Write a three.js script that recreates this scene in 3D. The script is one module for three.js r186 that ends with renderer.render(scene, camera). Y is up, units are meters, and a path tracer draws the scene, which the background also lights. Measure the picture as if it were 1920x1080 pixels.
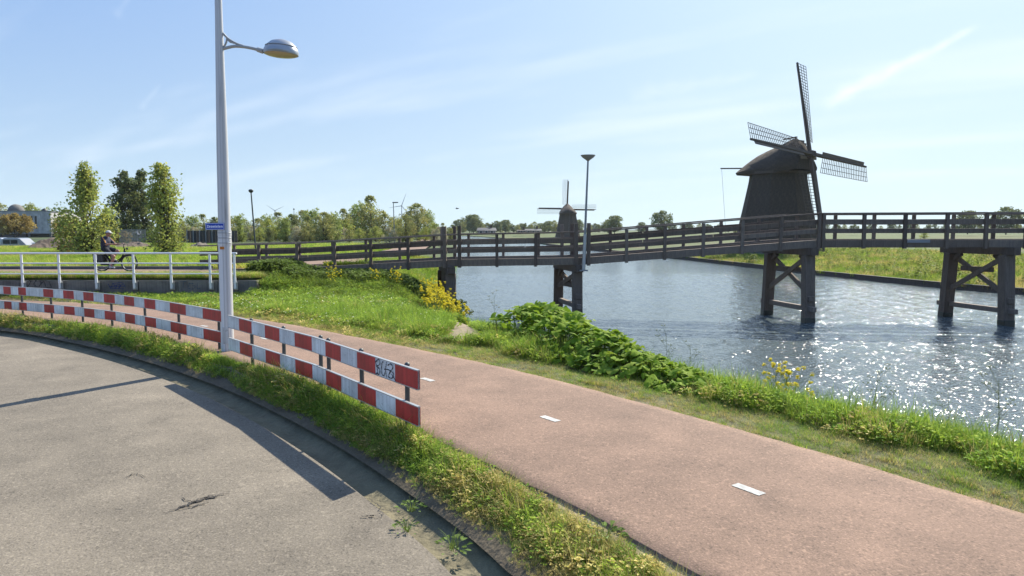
import * as THREE from 'three';
import { mergeGeometries, toCreasedNormals } from 'three/addons/utils/BufferGeometryUtils.js';
import { ImprovedNoise } from 'three/addons/math/ImprovedNoise.js';
import { MarchingCubes } from 'three/addons/objects/MarchingCubes.js';
import { RoundedBoxGeometry } from 'three/addons/geometries/RoundedBoxGeometry.js';

// ------------------------------------------------------------ camera, sky, sun, exposure
const scene = new THREE.Scene();
const FOC = 1285, EYE = 2.75, TANP = 110 / 1285;          // focal length and eye height surveyed from the path's 3 m dash spacing
const camera = new THREE.PerspectiveCamera(2 * Math.atan(540 / FOC) * 180 / Math.PI, 1024 / 576, 0.1, 9000);
camera.position.set(0, EYE, 0);
camera.rotation.set(-Math.atan(TANP), 0, 0);
scene.add(camera);

const renderer = new THREE.WebGLRenderer({ antialias: true });
renderer.setSize(1024, 576);
renderer.toneMapping = THREE.LinearToneMapping;
renderer.toneMappingExposure = 2.1;
renderer.shadowMap.enabled = true;

const SUN_EL = 41 * Math.PI / 180, SUN_AZ = 34 * Math.PI / 180;
const toSun = new THREE.Vector3(Math.sin(SUN_AZ) * Math.cos(SUN_EL), Math.sin(SUN_EL), -Math.cos(SUN_AZ) * Math.cos(SUN_EL));
const sun = new THREE.DirectionalLight(new THREE.Color(1.0, 0.93, 0.80), 4.5);
sun.position.copy(toSun).multiplyScalar(200);
sun.castShadow = true;
sun.shadow.mapSize.set(4096, 4096);
Object.assign(sun.shadow.camera, { left: -80, right: 80, top: 80, bottom: -80, near: 1, far: 500 });
scene.add(sun, sun.target);

const SKY = 0.615; // sky against sun: the photograph is contrasty, exposed for the sunlit ground
const NOI = new ImprovedNoise();
const n3 = (x, y, z = 0.37) => NOI.noise(x, y, z);
const fbm = (x, y, z = 0.37, o = 4) => { let s = 0, a = 0.5; for (let i = 0; i < o; i++) { s += a * n3(x, y, z + i * 7.3); x *= 2.03; y *= 2.03; z *= 1.1; a *= 0.5; } return s; };
const clamp = (x, a = 0, b = 1) => Math.min(b, Math.max(a, x));
const sstep = (a, b, x) => { const t = clamp((x - a) / (b - a)); return t * t * (3 - 2 * t); };
const lerp = (a, b, t) => a + (b - a) * t;
function rng(seed) { let a = seed >>> 0; return () => { a = (a + 0x6D2B79F5) | 0; let t = Math.imul(a ^ (a >>> 15), 1 | a); t = (t + Math.imul(t ^ (t >>> 7), 61 | t)) ^ t; return ((t ^ (t >>> 14)) >>> 0) / 4294967296; }; }

{ // the sky: clear blue paling to the horizon, a broad glow round the sun, thin cirrus and one old contrail
  const W = 2048, H = 1024, data = new Float32Array(W * H * 4);
  // contrail: a great-circle arc between two directions
  const dirOf = (az, el) => new THREE.Vector3(Math.sin(az) * Math.cos(el), Math.sin(el), -Math.cos(az) * Math.cos(el));
  const pixDir = (px, py) => { const u = px - 960, v = py - 540, c = Math.cos(Math.atan(TANP)), s = Math.sin(Math.atan(TANP)); return new THREE.Vector3(u, -v * c - FOC * s, -(FOC * c - v * s)).normalize(); };
  const trails = [[pixDir(1545, 196), pixDir(1830, 52), 0.0035, 0.75], [pixDir(262, 204), pixDir(302, 160), 0.0010, 0.22], [pixDir(215, 30), pixDir(245, -6), 0.0016, 0.14], [pixDir(1180, 180), pixDir(1420, 140), 0.005, 0.2]].map(([a, b, w, k]) => ({ a, w, k, n: a.clone().cross(b).normalize(), t: b.clone().sub(a).normalize(), L: a.distanceTo(b) }));
  const d = new THREE.Vector3();
  for (let j = 0; j < H; j++) {
    const el = ((j + 0.5) / H - 0.5) * Math.PI, ce = Math.cos(el), se = Math.sin(el);
    for (let i = 0; i < W; i++) {
      const ph = ((i + 0.5) / W - 0.5) * 2 * Math.PI;
      d.set(Math.cos(ph) * ce, se, Math.sin(ph) * ce);
      const g = Math.acos(clamp(d.dot(toSun), -1, 1)) * 180 / Math.PI;
      const e = Math.max(0, el) * 180 / Math.PI;
      const up = 1 - Math.exp(-e / 15);
      let r = lerp(0.49, 0.035, up), gg = lerp(0.64, 0.185, up), b = lerp(0.73, 0.58, up);
      const glow = 0.55 * Math.exp(-Math.pow(g / 30, 1.5)) + 0.25 * Math.exp(-Math.pow(g / 56, 2));
      r += glow * 0.83; gg += glow * 0.84; b += glow * 0.60;
      if (el > -0.02) {
        // cirrus on a high plane, streaked one way
        const q = 1 / (se + 0.12), x = d.x * q, y = d.z * q;
        const sx = x * 0.83 + y * 0.55, sy = -x * 0.55 + y * 0.83;
        let c = fbm(sx * 0.55 + 3.1, sy * 2.1 + 0.7, 1.3, 5) + 0.35 * fbm(sx * 0.3, sy * 0.5, 5.1, 3);
        c = sstep(-0.05, 0.55, c) * 0.34 * sstep(0, 0.09, se);
        for (const t of trails) {
          const off = d.dot(t.n), along = (d.x - t.a.x) * t.t.x + (d.y - t.a.y) * t.t.y + (d.z - t.a.z) * t.t.z, f = along / t.L;
          if (f > -0.05 && f < 1.05 && d.dot(t.a) > 0.8) {
            const w = t.w * lerp(2.6, 0.7, clamp(f)) * (1 + 0.5 * n3(along * 60, 2)), k = Math.exp(-Math.pow((off + 0.002 * n3(along * 40, 9)) / w, 2)) * sstep(-0.05, 0.12, f) * sstep(1.05, 0.9, f);
            c += (1 - c) * clamp(k * t.k * (0.75 + 0.6 * n3(along * 45, off * 300, 4)));
          }
        }
        r = lerp(r, Math.max(r, 0.86), c); gg = lerp(gg, Math.max(gg, 0.92), c); b = lerp(b, Math.max(b, 0.98), c);
      } else { const k = sstep(0, -0.3, el); r = lerp(r, 0.12, k); gg = lerp(gg, 0.13, k); b = lerp(b, 0.10, k); }
      const o = (j * W + i) * 4; data[o] = r * SKY; data[o + 1] = gg * SKY; data[o + 2] = b * SKY; data[o + 3] = 1;
    }
  }
  const t = new THREE.DataTexture(data, W, H, THREE.RGBAFormat, THREE.FloatType);
  t.mapping = THREE.EquirectangularReflectionMapping; t.minFilter = t.magFilter = THREE.LinearFilter; t.needsUpdate = true;
  scene.background = t; scene.environment = t;
}

scene.fog = new THREE.FogExp2(new THREE.Color(0.90, 0.96, 1.0), 0.00012);

// ------------------------------------------------------------ helpers
const V = (x, y, z) => new THREE.Vector3(x, y, z);
const CP = Math.cos(Math.atan(TANP)), SP = Math.sin(Math.atan(TANP));
// survey: where the line of sight through a photograph point meets the level y, or lies at distance d ahead
function gp(px, py, y = 0) { const u = px - 960, v = py - 540, vy = -v * CP - FOC * SP, f = FOC * CP - v * SP, k = (y - EYE) / vy; return V(u * k, y, -f * k); }
function at(px, py, d) { const u = px - 960, v = py - 540, vy = -v * CP - FOC * SP, f = FOC * CP - v * SP, k = d / f; return V(u * k, EYE + vy * k, -d); }
const used = {};
function numbered(n) { const k = used[n] = (used[n] ?? -1) + 1; return k ? `${n}_${String(k).padStart(3, '0')}` : n; }
function tag(o, label, category, group, kind) { if (label) o.userData.label = label; if (category) o.userData.category = category; if (group) o.userData.group = group; if (kind) o.userData.kind = kind; return o; }
function shade(o) { o.castShadow = true; o.receiveShadow = true; return o; }
function thing(name, label, category, p = V(0, 0, 0), turn = 0, group) { const o = new THREE.Group(); o.name = numbered(name); scene.add(o); o.position.copy(p); o.rotation.y = turn; return tag(o, label, category, group); }
function part(name, geo, mat, parent, label) { const m = shade(new THREE.Mesh(Array.isArray(geo) ? merge(geo) : geo, mat)); m.name = name; parent.add(m); if (label) m.userData.label = label; return m; }
function solo(name, geo, mat, label, category, group, kind) { const m = shade(new THREE.Mesh(Array.isArray(geo) ? merge(geo) : geo, mat)); m.name = numbered(name); scene.add(m); return tag(m, label, category, group, kind); }
function struct(name, geo, mat, parent) { const m = shade(new THREE.Mesh(Array.isArray(geo) ? merge(geo) : geo, mat)); m.name = parent ? name : numbered(name); (parent || scene).add(m); m.userData.kind = 'structure'; return m; }
function copy(src, p, turn, label, group, scale) { const c = src.clone(); c.name = numbered(src.name.replace(/_\d{3}$/, '')); scene.add(c); c.position.copy(p); c.rotation.y = turn; if (scale) c.scale.setScalar(scale); tag(c, label, null, group); return c; }
function clean(g) { g = g.index ? g.toNonIndexed() : g; for (const k of Object.keys(g.attributes)) if (!['position', 'normal', 'uv', 'color'].includes(k)) g.deleteAttribute(k); if (!g.attributes.normal) g.computeVertexNormals(); if (!g.attributes.uv) g.setAttribute('uv', new THREE.BufferAttribute(new Float32Array(g.attributes.position.count * 2), 2)); return g; }
function merge(list) { const gs = list.map(clean); const col = gs.some(g => g.attributes.color); if (col) for (const g of gs) if (!g.attributes.color) g.setAttribute('color', new THREE.BufferAttribute(new Float32Array(g.attributes.position.count * 3).fill(1), 3)); return gs.length === 1 ? gs[0] : mergeGeometries(gs); }
const UPV = V(0, 1, 0), MX = new THREE.Matrix4(), QT = new THREE.Quaternion();
// a squared bar from a to b, w across, h along its own up; chamfered when c > 0
function bar(a, b, w, h, c = 0, up = UPV) {
  const L = a.distanceTo(b), g = c > 0 ? new RoundedBoxGeometry(w, h, L, 1, c) : new THREE.BoxGeometry(w, h, L);
  const f = b.clone().sub(a).normalize(); let u = Math.abs(f.dot(up)) > 0.98 ? V(1, 0, 0) : up.clone(); const r = u.clone().cross(f).normalize(); u = f.clone().cross(r);
  g.applyMatrix4(MX.makeBasis(r, u, f)); const m = a.clone().add(b).multiplyScalar(0.5); g.translate(m.x, m.y, m.z);
  return uvBox(g);
}
function rod(a, b, r1, r2 = r1, seg = 8, open = false) { const L = a.distanceTo(b), g = new THREE.CylinderGeometry(r2, r1, L, seg, 1, open); g.applyQuaternion(QT.setFromUnitVectors(UPV, b.clone().sub(a).normalize())); const m = a.clone().add(b).multiplyScalar(0.5); g.translate(m.x, m.y, m.z); return g; }
function tube(pts, r, seg = 24, rad = 6, closed = false) { return new THREE.TubeGeometry(new THREE.CatmullRomCurve3(pts, closed), seg, r, rad, closed); }
function box(w, h, d, x = 0, y = 0, z = 0, c = 0) { const g = c > 0 ? new RoundedBoxGeometry(w, h, d, 1, c) : new THREE.BoxGeometry(w, h, d); g.translate(x, y, z); return uvBox(g); }
// uv in metres by the dominant axis of the face, with the longest run along v
function uvBox(g) { g = g.index ? g.toNonIndexed() : g; const p = g.attributes.position, n = g.attributes.normal, uv = new Float32Array(p.count * 2); for (let i = 0; i < p.count; i++) { const ax = Math.abs(n.getX(i)), ay = Math.abs(n.getY(i)), az = Math.abs(n.getZ(i)); const x = p.getX(i), y = p.getY(i), z = p.getZ(i); if (ay >= ax && ay >= az) { uv[2 * i] = x; uv[2 * i + 1] = z; } else if (ax >= az) { uv[2 * i] = z; uv[2 * i + 1] = y; } else { uv[2 * i] = x; uv[2 * i + 1] = y; } } g.setAttribute('uv', new THREE.BufferAttribute(uv, 2)); return g; }
function geo(pos, idx, col, uv) { const g = new THREE.BufferGeometry(); g.setAttribute('position', new THREE.Float32BufferAttribute(pos, 3)); if (idx) g.setIndex(idx); if (col) g.setAttribute('color', new THREE.Float32BufferAttribute(col, 3)); if (uv) g.setAttribute('uv', new THREE.Float32BufferAttribute(uv, 2)); g.computeVertexNormals(); return g; }
function lathe(pts, seg = 16) { return new THREE.LatheGeometry(pts.map(p => new THREE.Vector2(p[0], p[1])), seg); }

// ------------------------------------------------------------ textures and materials
function tex(size, fn, srgb = true) { // fn(u, v) in 0..1 -> grey or [r, g, b] linear 0..1
  const d = new Uint8Array(size * size * 4), enc = x => Math.round(255 * clamp(srgb ? (x <= 0.0031308 ? 12.92 * x : 1.055 * Math.pow(x, 1 / 2.4) - 0.055) : x));
  for (let j = 0; j < size; j++) for (let i = 0; i < size; i++) { const c = fn(i / size, j / size, i, j), o = (j * size + i) * 4; if (typeof c === 'number') d[o] = d[o + 1] = d[o + 2] = enc(c); else { d[o] = enc(c[0]); d[o + 1] = enc(c[1]); d[o + 2] = enc(c[2]); } d[o + 3] = 255; }
  const t = new THREE.DataTexture(d, size, size); t.wrapS = t.wrapT = THREE.RepeatWrapping; t.magFilter = THREE.LinearFilter; t.minFilter = THREE.LinearMipmapLinearFilter; t.generateMipmaps = true; if (srgb) t.colorSpace = THREE.SRGBColorSpace; t.needsUpdate = true; return t;
}
// tileable value noise on a lattice of p cells
function lattice(p, seed) { const r = rng(seed), a = Float32Array.from({ length: p * p }, () => r()); return (u, v) => { const x = u * p, y = v * p, i = Math.floor(x), j = Math.floor(y), fx = x - i, fy = y - j, sx = fx * fx * (3 - 2 * fx), sy = fy * fy * (3 - 2 * fy), A = (m, n) => a[((n % p + p) % p) * p + (m % p + p) % p]; return lerp(lerp(A(i, j), A(i + 1, j), sx), lerp(A(i, j + 1), A(i + 1, j + 1), sx), sy); }; }
const tn = [8, 16, 32, 64, 128, 256].map((p, i) => lattice(p, 100 + i));
const tfbm = (u, v, a = 0, b = 5) => { let s = 0, k = 1, t = 0; for (let i = a; i <= b; i++) { s += k * tn[i](u, v); t += k; k *= 0.55; } return s / t; };
const grain = tex(1024, (() => { const r = rng(7), a = lattice(256, 41), b = lattice(512, 42), c = lattice(128, 43); return (u, v) => { const x = a(u, v), y = b(u, v), z = c(u, v), f = tfbm(u, v, 0, 4); let k = 0.62 + (f - 0.5) * 0.34 + (r() - 0.5) * 0.12; if (x > 0.74) k += (x - 0.74) * 1.6; if (x < 0.28) k -= (0.28 - x) * 1.1; if (y > 0.8) k += 0.18; if (y < 0.16) k -= 0.16; if (z > 0.84) k += 0.16; if (z < 0.12) k -= 0.10; return [clamp(k * 1.02), clamp(k), clamp(k * (0.95 + 0.1 * y))]; }; })());
grain.repeat.set(0.27, 0.27);
const grainB = tex(512, (() => { const a = lattice(128, 51), b = lattice(256, 52); return (u, v) => clamp(0.25 + 0.5 * a(u, v) + 0.3 * (b(u, v) - 0.5)); })(), false); grainB.repeat.set(0.6, 0.6);
const woodT = tex(512, (u, v) => { const f = tfbm(u, v * 0.125, 2, 5) * 0.6 + tfbm(u, v, 0, 3) * 0.4; return clamp(0.35 + 0.75 * f + (tn[5](u, v * 0.06) - 0.5) * 0.35); });
const woodB = tex(512, (u, v) => tn[5](u, v * 0.06) * 0.6 + tn[3](u, v * 0.1) * 0.4, false);
const concT = tex(512, (u, v) => { const f = tfbm(u, v, 0, 5), s = tn[3](u, v * 0.1); return clamp(0.45 + 0.55 * f + 0.25 * (s - 0.5) - (tn[4](u, v) > 0.86 ? 0.18 : 0)); });
const strawT = tex(256, (u, v) => clamp(0.45 + 0.5 * tn[5](u, v * 0.12) + 0.35 * (tfbm(u, v, 0, 2) - 0.5)));
const soilT = tex(512, (() => { const r = rng(12); return (u, v) => { const f = tfbm(u, v, 1, 5); return clamp(0.45 + 0.5 * f + (r() - 0.5) * 0.3); }; })());
const soilB = tex(512, (u, v) => tfbm(u, v, 2, 5), false);
const leafT = tex(128, (u, v) => clamp(0.72 + 0.4 * (tfbm(u, v, 0, 3) - 0.4) - 0.12 * Math.exp(-Math.pow((u - 0.5) * 30, 2))));
const rep = (t, x, y = x) => { const c = t.clone(); c.repeat.set(x, y); c.needsUpdate = true; return c; };
const rgb = (r, g, b) => new THREE.Color().setRGB(r, g, b);
const ALB = 0.71; // all base colours below were read off the picture and are brought to real-world values by this
function mat(c, rough = 0.8, o = {}, k = ALB) { return new THREE.MeshStandardMaterial({ color: rgb(c[0] * k, c[1] * k, c[2] * k), roughness: rough, ...o }); }
function leafMat(c, tr = 0.4, o = {}) { return new THREE.MeshPhysicalMaterial({ color: rgb(c[0] * 0.88, c[1] * 0.88, c[2] * 0.88), roughness: 0.9, transmission: tr, thickness: 0, side: THREE.DoubleSide, specularIntensity: 0.35, ...o }); }
const M = {
  asphalt: mat([0.36, 0.312, 0.235], 0.92, { map: grain, bumpMap: grainB, bumpScale: 0.004, vertexColors: true }),
  redpath: mat([0.415, 0.272, 0.190], 0.93, { map: grain, bumpMap: grainB, bumpScale: 0.003, vertexColors: true }),
  kerb: [0.50, 0.56, 0.46].map(k => mat([k, k * 0.94, k * 0.82], 0.95, { map: rep(concT, 0.9), bumpMap: rep(soilB, 2), bumpScale: 0.006 })),
  white: mat([0.78, 0.79, 0.80], 0.4, {}, 0.95), whitePaint: mat([0.72, 0.72, 0.68], 0.8, { map: rep(concT, 2) }),
  lampWhite: mat([0.84, 0.85, 0.86], 0.38, { map: rep(concT, 0.35, 0.12) }, 0.95),
  wood: mat([0.235, 0.180, 0.138], 0.85, { map: rep(woodT, 2.2, 0.6), bumpMap: rep(woodB, 2.2, 0.6), bumpScale: 0.006 }, 0.84),
  woodB: mat([0.165, 0.123, 0.095], 0.88, { map: rep(woodT, 1.7, 0.5), bumpMap: rep(woodB, 1.7, 0.5), bumpScale: 0.006 }, 0.84),
  woodC: mat([0.30, 0.24, 0.19], 0.85, { map: rep(woodT, 2.6, 0.7), bumpMap: rep(woodB, 2.6, 0.7), bumpScale: 0.006 }, 0.84),
  deck: mat([0.34, 0.295, 0.255], 0.9, { map: rep(woodT, 2, 0.4), bumpMap: rep(woodB, 2, 0.4), bumpScale: 0.005 }),
  galv: mat([0.33, 0.35, 0.37], 0.45, { metalness: 0.6 }), dark: mat([0.035, 0.037, 0.042], 0.5), darkPost: mat([0.11, 0.12, 0.12], 0.55, { metalness: 0.4 }),
  signRed: mat([0.60, 0.030, 0.035], 0.42, { map: rep(concT, 0.6) }, 1), signWhite: mat([0.86, 0.90, 0.92], 0.42, { map: rep(concT, 0.5) }, 1), alu: mat([0.55, 0.57, 0.58], 0.4, { metalness: 0.5 }),
  conc: mat([0.30, 0.285, 0.26], 0.95, { map: rep(concT, 0.45), bumpMap: rep(soilB, 1), bumpScale: 0.006 }),
  concB: mat([0.25, 0.24, 0.225], 0.95, { map: rep(concT, 0.4), bumpMap: rep(soilB, 1), bumpScale: 0.006 }),
  thatch: mat([0.155, 0.118, 0.088], 1, { map: rep(strawT, 1.2, 0.5), bumpMap: rep(strawT, 1.2, 0.5), bumpScale: 0.05 }),
  wet: mat([0.045, 0.045, 0.03], 0.45, { map: rep(concT, 0.8) }),
  black: mat([0.012, 0.012, 0.014], 0.7), ink: mat([0.015, 0.016, 0.03], 0.9), inkBlue: mat([0.03, 0.05, 0.22], 0.9),
  soil: mat([0.16, 0.115, 0.08], 1, { map: rep(soilT, 0.3), bumpMap: rep(soilB, 0.4), bumpScale: 0.12 }),
  bark: mat([0.10, 0.085, 0.068], 1, { map: rep(woodT, 1, 1) }), glass: mat([0.03, 0.04, 0.05], 0.08), 
};

// ------------------------------------------------------------ ground plan
function polyline(ctrl, n) { const c = new THREE.CatmullRomCurve3(ctrl, false, 'centripetal'); c.arcLengthDivisions = 1200; const pts = c.getSpacedPoints(n); return { c, pts, L: c.getLength() }; }
const ROAD_Y = 0, PATH_Y = 0.30, WATER_Y = -1.03, UP_Y = 1.0;
const kerbPx = [[0, 616], [110, 635], [220, 661], [315, 690], [409, 725], [500, 768], [598, 822], [669, 867], [740, 917], [805, 964], [865, 1012], [924, 1068]];
const kerbPts = [V(-60, 0, -21), V(-34, 0, -21.2), V(-24, 0, -20.6), V(-18.6, 0, -19.6), ...kerbPx.map(([x, y]) => gp(x, y, 0.13).setY(0)), V(0.75, 0, -3.75), V(1.75, 0, -2.0), V(2.7, 0, -0.2), V(4.6, 0, 3.6), V(9, 0, 12)];
const KERB = polyline(kerbPts, 260);
const pathPts = [V(-60, 0, -23.6), V(-36, 0, -23.6), V(-25, 0, -23.3), V(-16.6, 0, -21.9), V(-11.8, 0, -19.75), ...[[380, 611], [497, 635], [798, 711], [1027, 784], [1403, 918]].map(([x, y]) => gp(x, y, PATH_Y).setY(0)), V(3.75, 0, -3.75), V(5.0, 0, -1.0), V(6.1, 0, 2.2), V(8.6, 0, 12)];
const PATH = polyline(pathPts, 260), PATH_HW = 1.6;
// signed distance: positive on the water side of a line that runs from far left to near right
function sd(line, x, z) {
  let best = 1e9, sgn = 1, bi = 0; const P = line.pts;
  for (let i = 0; i < P.length - 1; i++) { const a = P[i], b = P[i + 1], ex = b.x - a.x, ez = b.z - a.z, t = clamp(((x - a.x) * ex + (z - a.z) * ez) / (ex * ex + ez * ez)); const qx = x - a.x - ex * t, qz = z - a.z - ez * t, d2 = qx * qx + qz * qz; if (d2 < best) { best = d2; sgn = qx * ez - qz * ex > 0 ? 1 : -1; bi = i + t; } }
  return [Math.sqrt(best) * sgn, bi / (P.length - 1)];
}
const frameAt = (line, s) => { const f = clamp(s / line.L), p = line.c.getPointAt(f), t = line.c.getTangentAt(f).setY(0).normalize(); return { p, t, n: V(t.z, 0, -t.x).multiplyScalar(-1).multiplyScalar(t.z * 1 - 0 > -9 ? -1 : 1) }; };
function table(rows) { return z => { let i = 0; while (i < rows.length - 2 && z > rows[i + 1][0]) i++; const [z0, x0] = rows[i], [z1, x1] = rows[i + 1]; const t = clamp((z - z0) / (z1 - z0)); return lerp(x0, x1, t); }; }
const leftBank = table([[-6000, -45], [-420, -38], [-300, -24], [-140, -10.5], [-70, -5.4], [-40, -3.4], [-32, -2.6], [-26.5, -1.9], [-23, -1.3], [-20, -0.3], [-17.5, 1.3], [-15.2, 2.5], [-10.7, 5.3], [-7, 7.9], [-3, 10.6], [2, 13.6], [9, 17], [40, 30]]);
const rightBank = table([[-6000, -44], [-420, -37], [-300, -6], [-220, 3], [-167, 8], [-120, 15], [-85, 21.8], [-57, 25.3], [-43, 28], [-39, 30], [-20, 36], [0, 42], [40, 56]]);
const Z_WALL = -25.1, X_WALL = -9.35;
function land(x, z) { // height of the land on our side, before the bank falls to the water
  let h;
  if (z < -60) h = UP_Y - 1.0 * sstep(-66, -70, z) * sstep(-102, -96, z) * sstep(-43, -46, x);
  else {
    const kd = x < 14 && z > -40 ? sd(KERB, x, z)[0] : 99;
    if (kd < 0.09) return -0.09;
    const ps = sd(PATH, x, z)[0];
    h = kd < 3 ? (kd < 0.5 ? lerp(-0.09, 0.13, sstep(0.09, 0.5, kd)) : lerp(0.13, 0.27, sstep(0.5, 1.2, kd))) : 0.27;
    if (Math.abs(ps) < PATH_HW + 0.25) h = Math.min(Math.max(h, 0.25), lerp(0.25, 0.288, sstep(PATH_HW - 0.35, PATH_HW - 0.02, Math.abs(ps))));
    else if (ps > 0) h = 0.29 + 0.05 * sstep(0.4, 2, ps) * n3(x * 0.7, z * 0.7);
    // embankment that carries the upper path and the bridge end
    const ramp = sstep(-23.2, -28.2, z + 0.5 * n3(x * 0.3, 4)) * (z > -31 ? lerp(0.40, 1, sstep(-8.2, -9.6, x)) * lerp(1, 0.8, sstep(-28.5, -31, z)) : 1), step = z < Z_WALL ? 1 : 0.0;
    const k = x < X_WALL - 0.1 ? step : lerp(Math.max(step * 0.6, ramp), ramp, sstep(X_WALL - 0.1, X_WALL + 1.6, x));
    if (ps > PATH_HW) h = lerp(h, UP_Y, k);
    if (z < -22) h += 0.05 * n3(x * 0.5, z * 0.5) * (z < -31 ? 1 : 0.5);
  }
  return h;
}
function ground(x, z) {
  const w = (leftBank(z) - x) * (z > -30 ? 0.82 : 0.98), v = (x - rightBank(z)) * 0.92;
  if (w > -0.4) { const L = land(x, z), bw = z > -19 ? 2.1 : z > -30 ? 2.8 : 4.5; const k = sstep(-0.9, bw, w + 0.25 * n3(x * 0.6, z * 0.6, 3)); return lerp(-1.75, L, Math.pow(k, 0.8)); }
  if (v > 0) { const r = -0.80 + 0.5 * sstep(0, 14, v) + 0.4 * sstep(10, 60, v) + (v > 1 ? 0.16 * n3(x * 0.16, z * 0.16) + 0.06 * n3(x * 0.7, z * 0.7) : 0); return r; }
  return -1.9;
}
{ // one sheet from behind the camera to the horizon; its rows follow the two banks of the canal
  const zs = []; for (let z = 14; z > -33; z -= z > -2 ? 0.7 : 0.28) zs.push(z); let dz = 0.4, zz = zs[zs.length - 1]; while (zz > -1500) { zz -= dz; dz *= 1.075; zs.push(zz); }
  const Ls = [0]; { let o = -0.9; while (o < 24) { Ls.push(o += 0.26); } let s = 0.35; while (o < 1500) { o += s; s *= 1.13; Ls.push(o); } }
  const Rs = []; { let o = 0, s = 0.4; Rs.push(-0.02, 0.0); while (o < 1500) { o += s; s *= 1.09; Rs.push(o); } }
  Ls.sort((a, b) => b - a);
  const pos = [], col = [], uv = [], idx = [], C = Ls.length + Rs.length, c = new THREE.Color();
  zs.forEach((z) => {
    const xl = leftBank(z), xr = Math.max(rightBank(z), xl + 0.3);
    const put = (x, y) => {
      pos.push(x, y, z); uv.push(x * 0.35, z * 0.35);
      const f = fbm(x * 0.35, z * 0.35, 0.6, 3), f2 = fbm(x * 2.1, z * 2.1, 2.6, 2);
      let r = 0.075, g = 0.098, b = 0.03; // under-turf
      const dry = sstep(-0.05, 0.35, f2 + 0.4 * f); r = lerp(r, 0.20, dry * 0.55); g = lerp(g, 0.165, dry * 0.55); b = lerp(b, 0.085, dry * 0.55);
      if (z > -32 && x < xl + 1) {
        const [kd] = sd(KERB, x, z), [ps] = sd(PATH, x, z);
        const s1 = sstep(0.55, 0.05, Math.abs(ps) - PATH_HW) * 0.55 * (0.6 + f2) + (ps < 0 ? sstep(0.28, 0.10, Math.abs(ps) - PATH_HW) * 0.8 : 0), s2 = sstep(0.5, 0.15, kd) * 0.5;
        const tr = track(x, z); const k = clamp(Math.max(s1, s2, tr)), dk = tr > 0.3 ? 0.85 : 1;
        r = lerp(r, 0.40 * dk, k); g = lerp(g, 0.315 * dk, k); b = lerp(b, 0.22 * dk, k);
      } else if (z < -40) { const far = sstep(-40, -70, z); r = lerp(r, 0.065 + 0.04 * f, far); g = lerp(g, 0.10 + 0.04 * f, far); b = lerp(b, 0.03, far); }
      if (x > xr) { const k = sstep(0.02, 0.4, f + 0.3 * f2); r = lerp(0.10, 0.17, k); g = lerp(0.145, 0.14, k); b = lerp(0.035, 0.06, k); }
      if (y < WATER_Y + 0.12) { r = 0.06; g = 0.05; b = 0.035; }
      col.push(r, g, b);
    };
    for (const o of Ls) put(xl - o, ground(xl - o, z));
    for (const o of Rs) put(xr + o, ground(xr + o + (o > 0 ? 0.01 : -0.01), z));
  });
  for (let j = 0; j < zs.length - 1; j++) for (let i = 0; i < C - 1; i++) { const a = j * C + i; idx.push(a, a + 1, a + C, a + 1, a + C + 1, a + C); }
  const m = mat([1, 1, 1], 1, { vertexColors: true, map: soilT, bumpMap: soilB, bumpScale: 0.03 }); m.map = rep(soilT, 1); m.color = rgb(1.35 * ALB, 1.35 * ALB, 1.35 * ALB);
  struct('ground', geo(pos, idx, col, uv), m);
}
function track(x, z) { // the trodden strip that leaves the path for the water's edge
  const A = [V(-0.9, 0, -15.4), V(-1.2, 0, -16.6), V(-1.3, 0, -17.7), V(-1.25, 0, -18.6)]; let d = 9; for (let i = 0; i < 3; i++) { const a = A[i], b = A[i + 1], ex = b.x - a.x, ez = b.z - a.z, t = clamp(((x - a.x) * ex + (z - a.z) * ez) / (ex * ex + ez * ez)); d = Math.min(d, Math.hypot(x - a.x - ex * t, z - a.z - ez * t) - (i === 0 ? lerp(0.65, 0.30, t) : 0.28)); } return sstep(0.2, -0.05, d + 0.12 * n3(x * 3, z * 3));
}
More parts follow.
